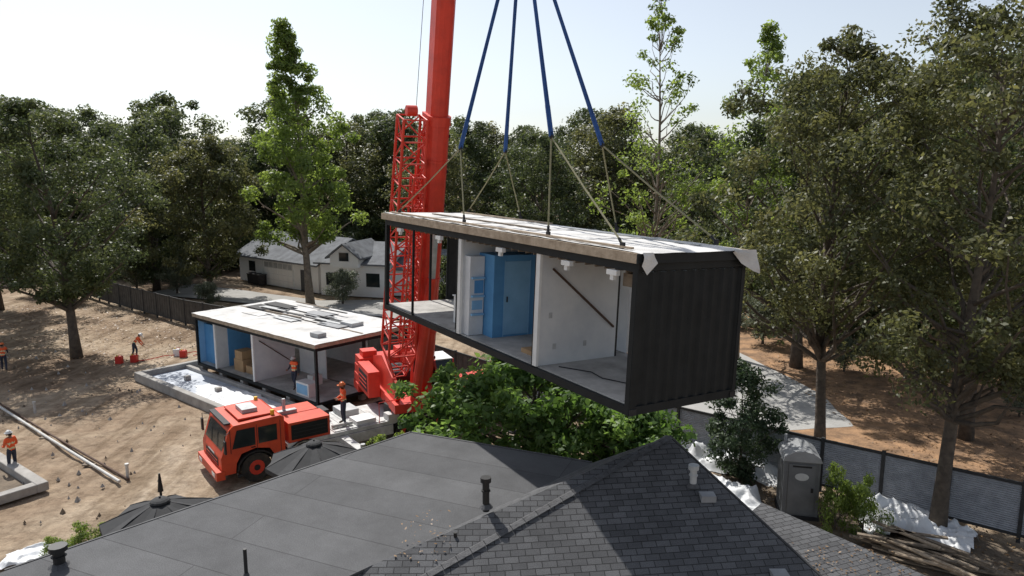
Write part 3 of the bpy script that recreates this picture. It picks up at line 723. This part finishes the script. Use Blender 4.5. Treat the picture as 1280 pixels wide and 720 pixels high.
mb=MB();mb.cyl((-11.2,21.6,0),(-11.2,21.6,1.9),.04,'dark_steel',8);mb.cyl((-11.2,21.6,1.9),(-11.2,21.6,2.5),.09,'vent_black',8,r2=.03);mb.build('closed_umbrella')

# ------------------------------------------------------------ lumber, tarps right
mb=MB()
for k in range(30):
    l=rng.uniform(1.4,3.0);TT=Matrix.Translation((13.0+rng.uniform(-.8,.8),20.6+rng.uniform(-.8,.8),.05+.055*(k//3)))@Matrix.Rotation(rng.uniform(-.5,.2)-.5,4,'Z')
    mb.box(-l/2,l/2,-.07,.07,0,.05,['timber','timber_old','timber_old'][k%3],TT)
mb.build('lumber_pile')
I3=lambda x,y,a=0,z=0:Matrix.Translation((x,y,z))@Matrix.Rotation(a,4,'Z')
tarp('plastic_sheet',I3(8.9,28.0,-.7),4.8,2.0,.7,11)
tarp('plastic_sheet',I3(7.9,25.2,-.9),3.4,1.8,.45,12)
tarp('plastic_sheet',I3(13.6,22.7,-.5),3.6,2.1,.85,13)
tarp('plastic_sheet',I3(-14.9,21.0,.3),2.2,1.2,.25,14)
mb=MB();mb.tube([(7.6,23,.03),(8.6,21.5,.03),(9.8,21.2,.03),(10.6,20.2,.03)],.03,'pvc',6);mb.build('garden_hose')
mb=MB();mb.box(-12.5,-12.1,21.8,22.1,0,.32,'yellow');mb.cyl((-12.3,21.95,.32),(-12.3,21.95,.42),.06,'vent_black',8);mb.build('yellow_bucket',None,.03)

# ------------------------------------------------------------ ground
def sheet(name,pts,m,z):
    mb=MB();mb.face([(p[0],p[1],z) for p in pts],m);return mb.build(name)
mb=MB()
xs=np.concatenate([[-900,-300,-120],np.linspace(-60,50,230),[120,300,900]]);ys=np.concatenate([[-200,-40],np.linspace(0,110,230),[200,500,1500]])
v=[];f=[]
def sst(a,b,x): t=max(0,min(1,(x-a)/(b-a)));return t*t*(3-2*t)
for i,x in enumerate(xs):
    for j,y in enumerate(ys):
        h=0
        if -60<x<50 and 0<y<110:
            h=-.12+.05*mnoise.noise(Vector((x*.5,y*.5,0)))
            w=sst(-34,-28,x)*(1-sst(-11,-8,x))*sst(21,25,y)*(1-sst(44,52,y))
            w*=1-sst(-4,0,(x+18.93)*.644+(y-42.06)*.765+3.4)*.9
            w*=1-math.exp(-((x+20)**2+(y-27)**2)/9)
            if w>.01:
                p=Vector((x*.35,y*.35,3));h+=w*(.08+.22*max(0,mnoise.noise(p)+.15)+.10*mnoise.noise(p*2.6)+.06*mnoise.noise(p*7))
                h+=w*.65*math.exp(-(((x+17.5)*.75+(y-35.2)*-.65)**2/14+((x+17.5)*.65+(y-35.2)*.75)**2/1.6))
                h-=w*.10*math.exp(-((((x+26.2)*.63+(y-35.3)*.77)+.5)**2)/.25)
        v.append((x,y,h))
for i in range(len(xs)-1):
    for j in range(len(ys)-1):
        a=i*len(ys)+j;f.append((a,a+len(ys),a+len(ys)+1,a+1))
mb.raw(v,f,'dirt');mb.build('ground',None,0,True)
def blob(name,pts,m,z,sub=6,j=.4,seed=1):
    r=np.random.default_rng(seed);out=[]
    n=len(pts)
    for i in range(n):
        a=np.array(pts[i]);b=np.array(pts[(i+1)%n])
        for k in range(sub): out.append(tuple(a+(b-a)*k/sub+r.normal(0,j,2)))
    return sheet(name,out,m,z)
blob('driveway',[(-34,76),(-18,66),(-10,66.5),(2,60),(2,52),(-14,60),(-36,70)],'asphalt_drive',.012,5,.15,1)
blob('garden_soil',[(3,36),(16.7,24),(32,12),(60,20),(60,75),(20,70),(0,52)],'mulch',.012,8,.6,2)
blob('driveway',[(7.0,34.6),(11,31.8),(16.2,32.6),(16.8,38),(15,47),(9,62),(3,62),(8,47),(7.6,40)],'drive_concrete',.02,6,.04,3)
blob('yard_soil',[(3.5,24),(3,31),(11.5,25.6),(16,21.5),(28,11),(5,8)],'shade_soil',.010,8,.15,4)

# ------------------------------------------------------------ vegetation
def leaves(rng,cen,rad,n_per,size,flat=.75,outw=.7,asp=.5):
    k=len(cen);ci=np.repeat(np.arange(k),n_per);N=len(ci)
    d=rng.normal(0,1,(N,3));d/=np.linalg.norm(d,axis=1)[:,None]
    rr=rng.uniform(0,1,N)**(1/2.0)
    off=d*(rr*rad[ci])[:,None];off[:,2]*=flat
    p=cen[ci]+off
    nr=rng.normal(0,1,(N,3))*.6+d*outw+np.array([0,0,.35]);nr/=np.linalg.norm(nr,axis=1)[:,None]
    t=rng.normal(0,1,(N,3));t-=nr*(t*nr).sum(1)[:,None];t/=np.linalg.norm(t,axis=1)[:,None]
    b=np.cross(nr,t);s=size*rng.uniform(.6,1.35,N)[:,None]
    v=np.stack([p-t*s,p-b*s*asp+t*s*.1,p+t*s,p+b*s*asp+t*s*.1],1).reshape(-1,3)
    ct=rng.uniform(0,1,k)
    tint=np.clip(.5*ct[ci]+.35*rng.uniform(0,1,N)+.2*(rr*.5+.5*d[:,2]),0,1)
    return v,np.repeat(tint,4)
def mesh_from(name,wood,lv,tint,mats):
    nv=len(wood.v);nl=len(lv)
    V=np.concatenate([np.array(wood.v,float).reshape(-1,3),lv]) if nv else lv
    me=bpy.data.meshes.new(name)
    fl=[len(f) for f in wood.f];li=[i for f in wood.f for i in f]
    nq=nl//4
    li=np.concatenate([np.array(li,int),np.arange(nl)+nv]).astype(np.int32)
    cnt=np.array(fl+[4]*nq,np.int32);st=np.concatenate([[0],np.cumsum(cnt)[:-1]]).astype(np.int32)
    me.vertices.add(len(V));me.vertices.foreach_set('co',V.astype(np.float32).ravel())
    me.loops.add(len(li));me.loops.foreach_set('vertex_index',li)
    me.polygons.add(len(cnt));me.polygons.foreach_set('loop_start',st);me.polygons.foreach_set('loop_total',cnt)
    for m in mats: me.materials.append(MATS[m])
    me.polygons.foreach_set('material_index',np.array([0]*len(fl)+[1]*nq,np.int32))
    a=me.attributes.new('tint','FLOAT','POINT');a.data.foreach_set('value',np.concatenate([np.zeros(nv),tint]).astype(np.float32))
    me.update(calc_edges=True);return me
def tree_mesh(name,seed,H,R,base,nclump,nper,ls,leaf='leaf_oak',bark='bark',tr=.3,crad=(.8,1.5),lean=(0,0),shape='oak',limbs=22,flat=.75,fork=0):
    rng=np.random.default_rng(seed);w=MB()
    def trunk(t):
        return np.array([lean[0]*t**1.2+.02*H*math.sin(t*5+seed)*t,lean[1]*t**1.2+.02*H*math.cos(t*4+seed*2)*t,H*t])
    tt=.9
    pts=[trunk(t) for t in np.linspace(0,tt,9)];rad=[tr*(1.25 if i==0 else 1)*(1-.88*i/8) for i in range(9)]
    pts[0]=pts[0]-np.array([0,0,.2])
    w.tube(pts,rad,bark,8)
    cen=[];rd=[]
    while len(cen)<nclump:
        t=rng.uniform(0,1)
        if shape=='oak': e=math.sqrt(max(0,1-(2*t-1)**2))**.8*(1.05-.25*t)
        elif shape=='poplar': e=min(1,t*2.4+.45)*(1-t)**.85*1.25
        elif shape=='cone': e=(1-t)*.95+.05
        else: e=math.sqrt(max(0,1-t*t))
        an=rng.uniform(0,2*math.pi)
        lump=1+.26*math.sin(3*an+seed+t*4)+.18*math.sin(5*an+2*seed-t*7)
        rr=R*e*lump*rng.uniform(.12,1)**.5
        z=base+(H-base)*t
        c=trunk(min(z/H,1));cen.append((c[0]+rr*math.cos(an),c[1]+rr*math.sin(an),z+rng.normal(0,.2)));rd.append(rng.uniform(*crad)*(1 if e>.4 else .75))
    cen=np.array(cen);rd=np.array(rd)
    for i in rng.choice(nclump,min(limbs,nclump),replace=False):
        c=cen[i];hd=math.hypot(c[0],c[1]);zs=max(base*.75,c[2]-hd*rng.uniform(.5,1.0)-.5);zs=min(zs,H*.85)
        s=trunk(zs/H);mid=(s+c)/2+rng.normal(0,.25,3)+np.array([0,0,-.15*hd*.3])
        r0=tr*(1-.9*zs/H)*.55
        w.tube([s,(s+mid)/2+rng.normal(0,.08,3),mid,(mid+c)/2+rng.normal(0,.12,3),c],[r0,r0*.8,r0*.6,r0*.35,.02],bark,5,False)
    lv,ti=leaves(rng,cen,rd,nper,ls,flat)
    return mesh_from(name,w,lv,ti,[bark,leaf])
def put(name,me,x,y,z=0,s=1,rot=0,parent=None):
    o=bpy.data.objects.new(name,me);COL.objects.link(o);o.location=(x,y,z);o.scale=(s,s,s) if not hasattr(s,'__len__') else s;o.rotation_euler=(0,0,rot)
    if parent:o.parent=parent
    return o
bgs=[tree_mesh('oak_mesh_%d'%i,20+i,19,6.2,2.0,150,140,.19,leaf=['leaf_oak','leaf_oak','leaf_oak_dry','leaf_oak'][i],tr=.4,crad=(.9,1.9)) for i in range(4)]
E=bpy.data.objects.new('distant_trees',None);COL.objects.link(E)
r=np.random.default_rng(42)
k=0
for row,(y0,n,x0,x1) in enumerate(((88,17,-80,70),(97,19,-95,85),(112,20,-115,105),(74,4,14,60),(60,4,18,50))):
    for i in range(n):
        x=x0+(x1-x0)*(i+.5)/n+r.uniform(-2,2);y=y0+r.uniform(-3,3)+(8 if (-38<x<-12 and row==0) else 0)
        s=r.uniform(.78,1.12)*(1 if row<3 else .8)
        put('oak_%d'%k,bgs[k%4],x,y,-.3,(s*1.15,s*1.15,s),r.uniform(0,6.3),E);k+=1
ub=tree_mesh('under_mesh',77,5,4,.2,60,110,.17,leaf='leaf_oak',tr=.12,crad=(.8,1.4),shape='dome')
E2=bpy.data.objects.new('undergrowth',None);COL.objects.link(E2)
for i in range(46):
    x=-80+3.4*i;put('shrub_%d'%i,ub,x+r.uniform(-1,1),84+r.uniform(-2,2)+(5 if -36<x<-12 else 0),0,r.uniform(.8,1.3),r.uniform(0,6),E2)
for i,(x,y,s) in enumerate(((18,56,.9),(24,54,1),(30,52,.8),(14,62,1),(-2,64,1),(23,48,.5),(28,44,.5),(16,66,1.1),(0,66,.9),(-6,64,.8),(34,46,.9),(38,38,.8))):
    put('shrub_r%d'%i,ub,x,y,0,s,i,E2)
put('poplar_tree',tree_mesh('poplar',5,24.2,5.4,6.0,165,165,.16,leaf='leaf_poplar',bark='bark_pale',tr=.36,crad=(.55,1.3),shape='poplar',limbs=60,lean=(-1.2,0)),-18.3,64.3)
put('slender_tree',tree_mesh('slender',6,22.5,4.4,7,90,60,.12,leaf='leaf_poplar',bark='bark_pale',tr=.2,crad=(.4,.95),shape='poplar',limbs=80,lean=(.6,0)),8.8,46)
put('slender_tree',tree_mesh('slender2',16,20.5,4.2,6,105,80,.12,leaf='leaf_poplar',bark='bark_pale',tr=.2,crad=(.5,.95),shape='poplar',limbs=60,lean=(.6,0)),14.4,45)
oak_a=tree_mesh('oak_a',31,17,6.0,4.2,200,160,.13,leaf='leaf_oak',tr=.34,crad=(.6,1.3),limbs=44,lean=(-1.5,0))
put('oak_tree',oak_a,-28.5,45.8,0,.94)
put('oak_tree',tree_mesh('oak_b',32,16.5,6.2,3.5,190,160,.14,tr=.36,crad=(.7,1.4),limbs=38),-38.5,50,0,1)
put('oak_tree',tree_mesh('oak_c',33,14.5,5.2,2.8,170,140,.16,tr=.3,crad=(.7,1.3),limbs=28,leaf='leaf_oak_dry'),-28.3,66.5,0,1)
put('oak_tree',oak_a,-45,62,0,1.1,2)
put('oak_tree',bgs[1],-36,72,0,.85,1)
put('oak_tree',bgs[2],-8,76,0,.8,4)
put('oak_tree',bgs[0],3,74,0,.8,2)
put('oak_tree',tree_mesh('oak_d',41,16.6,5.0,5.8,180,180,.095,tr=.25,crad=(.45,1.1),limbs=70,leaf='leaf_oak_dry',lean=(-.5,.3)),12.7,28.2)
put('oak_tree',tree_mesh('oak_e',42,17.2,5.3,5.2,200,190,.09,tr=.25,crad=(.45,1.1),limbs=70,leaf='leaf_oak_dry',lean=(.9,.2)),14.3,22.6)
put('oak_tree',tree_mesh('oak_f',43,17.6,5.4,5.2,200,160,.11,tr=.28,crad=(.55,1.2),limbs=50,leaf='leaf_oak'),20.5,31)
put('oak_tree',oak_a,17.5,43,0,1.0,1.2)
put('oak_tree',oak_a,25,41,0,1.05,3.2)
put('oak_tree',bgs[0],22,56,0,.92,3.1)
put('oak_tree',oak_a,31,50,0,1.1,5)
put('young_tree',tree_mesh('yc',51,4.5,1.5,.5,80,150,.07,leaf='leaf_conifer',tr=.06,crad=(.28,.55),shape='oak',limbs=30),8.9,26.6)
put('broadleaf_tree',tree_mesh('bush',52,4.9,4.4,1.6,150,125,.14,leaf='leaf_bright',tr=.2,crad=(.4,.95),shape='dome',limbs=50),.9,26.0,0,(1.15,.75,1))
put('broadleaf_tree',tree_mesh('bush2',53,3.6,2.1,1.0,70,120,.12,leaf='leaf_bright',tr=.15,crad=(.4,.7),shape='dome',limbs=20),4.2,23.8)
hm=tree_mesh('hedge_m',54,1.9,1.0,.2,26,150,.06,leaf='leaf_poplar',tr=.05,crad=(.3,.5),shape='dome',limbs=8)
put('shrub',hm,-5.0,25.6,0,1.0);put('shrub',hm,-4.0,26.0,0,1.0,1);put('shrub',hm,-5.7,25.0,0,.8,2)
put('shrub',hm,10.9,22.7,0,(.6,.6,1.1),1);put('shrub',hm,11.7,22.4,0,(.6,.6,1.0),3);put('shrub',hm,-13.6,21.1,0,.5,1);put('shrub',hm,-12.9,21.4,0,.45,2);put('shrub',hm,-14.2,20.7,0,.4,2);put('shrub',hm,-11.9,21.0,0,.4,3)
om=tree_mesh('olive_m',55,4.2,2.3,1.0,60,130,.10,leaf='leaf_olive',tr=.12,crad=(.5,.9),shape='oak',limbs=14)
for i,(x,y,s) in enumerate(((-38,72,.9),(-33,70,.8),(-41,66,.9),(-15.4,64.5,.7),(-35,76,1),(-46,70,1),(-27,63,.5),(17.5,49,.8),(20,42,.5),(23,38,.5),(25,34,.4),(0,48,.9),(1.5,52,1.1))):
    put('olive_shrub',om,x,y,0,s,i)
def litter(name,n,box,z,sz,seed,zf=None):
    rng=np.random.default_rng(seed);x=rng.uniform(box[0],box[1],n);y=rng.uniform(box[2],box[3],n)
    zz=np.array([zf(a,b) for a,b in zip(x,y)]) if zf else np.full(n,z)
    p=np.stack([x,y,zz+.02],1);nr=rng.normal(0,.25,(n,3))+np.array([0,0,1]);nr/=np.linalg.norm(nr,axis=1)[:,None]
    t=rng.normal(0,1,(n,3));t-=nr*(t*nr).sum(1)[:,None];t/=np.linalg.norm(t,axis=1)[:,None];b=np.cross(nr,t);s=sz*rng.uniform(.5,1.3,n)[:,None]
    v=np.stack([p-t*s,p-b*s*.5,p+t*s,p+b*s*.5],1).reshape(-1,3)
    put(name,mesh_from(name,MB(),v,np.repeat(rng.uniform(0,1,n),4),['bark','leaf_litter']),0,0)
litter('fallen_leaves',7000,(16,34,17,46),.02,.07,1)
litter('fallen_leaves',2500,(6,16,17,28),.02,.06,5)
litter('fallen_leaves',5000,(-50,-22,44,64),-.09,.09,2)
litter('fallen_leaves',60,(-2.3,-1.2,13.0,14.2),0,.035,3,lambda a,b:planez(P_,D_,D3e,a,b)+.01)
litter('fallen_leaves',260,(6.5,8.8,13.2,15.6),0,.035,6,lambda a,b:planez((6.4,17.3,3.6),(9.9,13.9,3.05),(4.4,15.2,3.5),a,b)+.01)

# ------------------------------------------------------------ people
def person(x,y,z,face,pose,hat='hat_white',shirt='hivis_shirt',sc=1.0):
    J={'pel':(0,0,.95),'sp':(0,.0,1.14),'ch':(0,.0,1.34),'nk':(0,.0,1.49),'hd':(0,.03,1.60),'ht':(0,.02,1.70),
       'ls':(-.18,0,1.42),'rs':(.18,0,1.42),'le':(-.25,-.02,1.14),'re':(.25,-.02,1.14),'lw':(-.25,.10,.90),'rw':(.25,.10,.90),'lp':(-.245,.13,.82),'rp':(.245,.13,.82),
       'lh':(-.10,0,.91),'rh':(.10,0,.91),'lk':(-.12,.03,.50),'rk':(.12,.03,.50),'la':(-.13,0,.10),'ra':(.13,0,.10),'lt':(-.15,.17,.04),'rt':(.15,.17,.04)}
    for k2,v2 in pose.get('set',{}).items(): J[k2]=v2
    bend=math.radians(pose.get('bend',0))
    if bend:
        for k2 in ('sp','ch','nk','hd','ht','ls','rs','le','re','lw','rw','lp','rp'):
            v2=Vector(J[k2])-Vector((0,0,.95));J[k2]=(v2.x,v2.y*math.cos(bend)+v2.z*math.sin(bend),.95-v2.y*math.sin(bend)+v2.z*math.cos(bend))
    rad={'pel':.145,'sp':.135,'ch':.165,'nk':.062,'hd':.098,'ht':.075,'ls':.075,'rs':.075,'le':.05,'re':.05,'lw':.034,'rw':.034,'lp':.036,'rp':.036,'lh':.10,'rh':.10,'lk':.068,'rk':.068,'la':.048,'ra':.048,'lt':.042,'rt':.042}
    ed=[('pel','sp'),('sp','ch'),('ch','nk'),('nk','hd'),('hd','ht'),('ch','ls'),('ch','rs'),('ls','le'),('rs','re'),('le','lw'),('re','rw'),('lw','lp'),('rw','rp'),('pel','lh'),('pel','rh'),('lh','lk'),('rh','rk'),('lk','la'),('rk','ra'),('la','lt'),('ra','rt')]
    keys=list(J);me=bpy.data.meshes.new('sk');me.from_pydata([J[k2] for k2 in keys],[(keys.index(a),keys.index(b)) for a,b in ed],[])
    o=bpy.data.objects.new('sk',me);COL.objects.link(o);md=o.modifiers.new('s','SKIN')
    sv=me.skin_vertices[0].data
    for i,k2 in enumerate(keys):
        sv[i].radius=(rad[k2],rad[k2]*(.75 if k2 in('pel','sp','ch') else 1));sv[i].use_root=(k2=='pel')
    md.use_smooth_shade=True
    s2=o.modifiers.new('ss','SUBSURF');s2.levels=2
    dg=bpy.context.evaluated_depsgraph_get();ev=o.evaluated_get(dg);em=ev.to_mesh()
    vs=[tuple(v.co) for v in em.vertices];fs=[tuple(p.vertices) for p in em.polygons]
    ml=[]
    def seg(p,a,b):
        a=Vector(a);b=Vector(b);t=max(0,min(1,(p-a).dot(b-a)/max(1e-9,(b-a).length_squared)));return (p-a-(b-a)*t).length,t
    part={('nk','hd'):'skin',('hd','ht'):'skin',('lw','lp'):'skin',('rw','rp'):'skin'}
    for p in em.polygons:
        c=p.center;best=min(((seg(c,J[a],J[b])[0]/(rad[a]+rad[b]),(a,b),seg(c,J[a],J[b])[1]) for a,b in ed),key=lambda q:q[0])
        e=best[1];t=best[2]
        if e in part: m=part[e]
        elif e in (('pel','sp'),('sp','ch'),('ch','nk'),('ch','ls'),('ch','rs')):
            m='vest_orange'
            if e==('pel','sp') and .35<t<.7: m='vest_band'
            if e==('sp','ch') and .45<t<.7: m='vest_band'
            if e==('ch','nk') and t>.8: m='skin'
            if e==('pel','sp') and t<.1: m='denim'
        elif e[0] in('ls','rs','le','re'): m=shirt
        elif e[0] in ('la','ra') : m='boots'
        else: m='denim'
        ml.append(m)
    ev.to_mesh_clear();bpy.data.objects.remove(o)
    mb=MB();mb.raw(vs,fs,ml)
    for sd,w,p in ((-1,'lw','lp'),(1,'rw','rp')):
        wv=Vector(J[w]);pv=Vector(J[p]);d=(pv-wv).normalized();s=Vector((0,1,0));s=(s-d*s.dot(d)).normalized() if abs(d.y)<.95 else Vector((0,0,1));n2=d.cross(s)*sd
        for i,(o2,l) in enumerate(((-.028,.062),(-.009,.072),(.010,.068),(.028,.054))):
            a=pv+s*o2;mb.tube([a,a+d*l*.55+n2*.004,a+d*l*.9-n2*.012,a+d*l-n2*.03],[.011,.010,.009,.007],'skin',6)
        a=wv.lerp(pv,.4)+s*.03;mb.tube([a,a+s*.025+d*.03,a+s*.03+d*.06],[.013,.011,.009],'skin',6)
    hd=Vector(J['hd']);up=(Vector(J['ht'])-Vector(J['nk'])).normalized();fw=Vector((0,1,0));fw=(fw-up*fw.dot(up)).normalized();rt=fw.cross(up)
    HM=frame(hd,rt,fw,up)
    mb.tube([HM@Vector((0,.09,.025)),HM@Vector((0,.122,-.015)),HM@Vector((0,.10,-.025))],[.009,.016,.012],'skin',6)
    for sx2 in (-1,1):
        c=HM@Vector((.033*sx2,.092,.02));mb.tube([c-rt*.012,c+rt*.012],.006,'hair',5)
        c=HM@Vector((.097*sx2,-.0,.0));mb.tube([c-up*.028,c+up*.028],.013,'skin',6)
    mb.tube([HM@Vector((-.022,.098,-.05)),HM@Vector((.022,.098,-.05))],.005,'can_red',5)
    mb.tube([HM@Vector((0,-.05,-.04)),HM@Vector((0,-.06,.05))],[.07,.085],'hair',8)
    k0=len(mb.v);mb.dome((0,0,0),.125,hat,14,5,.95);mb.tube([(0,0,-.006),(0,0,.012)],[.145,.14],hat,14);mb.box(-.08,.08,.10,.19,-.004,.012,hat);mb.tube([(0,-.115,.06),(0,-.05,.118),(0,.05,.118),(0,.11,.06)],.015,hat,5)
    HT=frame(hd+up*.055,rt,fw,up)
    for i in range(k0,len(mb.v)): mb.v[i]=tuple(HT@Vector(mb.v[i]))
    ob=mb.build('construction_worker',Matrix.Translation((x,y,z))@Matrix.Rotation(face,4,'Z')@Matrix.Scale(sc,4),0,True)
    return ob
hold={'set':{'le':(-.26,.02,1.15),'lw':(-.16,.24,1.10),'lp':(-.11,.31,1.12),'re':(.26,.0,1.14),'rw':(.17,.22,1.06),'rp':(.11,.29,1.08),'lt':(-.17,.15,.04)}}
walk={'set':{'lk':(-.11,.16,.52),'la':(-.12,.14,.11),'lt':(-.13,.31,.05),'rk':(.11,.0,.50),'ra':(.12,-.22,.13),'rt':(.13,-.07,.04),'lw':(-.24,-.02,.88),'lp':(-.24,-.02,.80),'re':(.25,.06,1.14),'rw':(.22,.28,1.05),'rp':(.20,.35,1.08)}}
bendp={'bend':36,'set':{'le':(-.24,.22,1.28),'re':(.24,.22,1.28),'lw':(-.22,.45,1.18),'rw':(.22,.45,1.18),'lp':(-.21,.53,1.16),'rp':(.21,.53,1.16),'lk':(-.14,.14,.52),'la':(-.15,.10,.10),'lt':(-.17,.27,.04),'rk':(.14,-.02,.50),'ra':(.15,-.16,.10),'rt':(.17,.0,.04)}}
person(-20.2,27.6,-.08,math.radians(70),hold,'hat_white')
person(-24.6,45.6,-.08,math.radians(-70),bendp,'hat_white')
dd=MG@Vector((9.1,.75,.16));person(dd.x,dd.y,dd.z,math.radians(160),walk,'hat_white',shirt='shirt_dark')
TC=frame((-10.95,25.75,0),TX,TY,(0,0,1))
pp=TC@Vector((5.25,.72,1.275))
person(pp.x,pp.y,pp.z,math.radians(120),hold,'hat_orange',sc=1.06)
person(-31.0,42.6,-.1,math.radians(30),walk,'hat_orange',shirt='shirt_dark')

# ------------------------------------------------------------ camera, light, world
cam=bpy.data.cameras.new('cam');co=bpy.data.objects.new('camera',cam);COL.objects.link(co)
cam.sensor_width=36;cam.lens=36*900/1280;cam.clip_end=4000;cam.clip_start=.1
co.location=(0,0,12);co.rotation_euler=(math.radians(90-9.3),0,0);scene.camera=co
el=math.radians(52);az=math.atan2(-.52,.855)
sd=Vector((math.sin(az)*math.cos(el),math.cos(az)*math.cos(el),math.sin(el)))
sun=bpy.data.lights.new('sun','SUN');sun.energy=5.0;sun.angle=math.radians(.5);sun.color=(1,.965,.91)
so=bpy.data.objects.new('sun',sun);COL.objects.link(so);so.rotation_euler=(-sd).to_track_quat('-Z','Y').to_euler()
wd=bpy.data.worlds.new("World");scene.world=wd;wd.use_nodes=True
nt=wd.node_tree;bg=nt.nodes['Background'];sky=nt.nodes.new('ShaderNodeTexSky');sky.sky_type='NISHITA';sky.sun_disc=False
sky.sun_elevation=el;sky.sun_rotation=az%(2*math.pi);sky.dust_density=1.2;sky.air_density=1.0;sky.ozone_density=2.0;sky.altitude=100
hs=nt.nodes.new('ShaderNodeHueSaturation');hs.inputs['Saturation'].default_value=.5
nt.links.new(sky.outputs[0],hs.inputs['Color']);nt.links.new(hs.outputs[0],bg.inputs[0]);bg.inputs[1].default_value=.14
scene.view_settings.view_transform='Standard';scene.view_settings.look='None';scene.view_settings.exposure=0
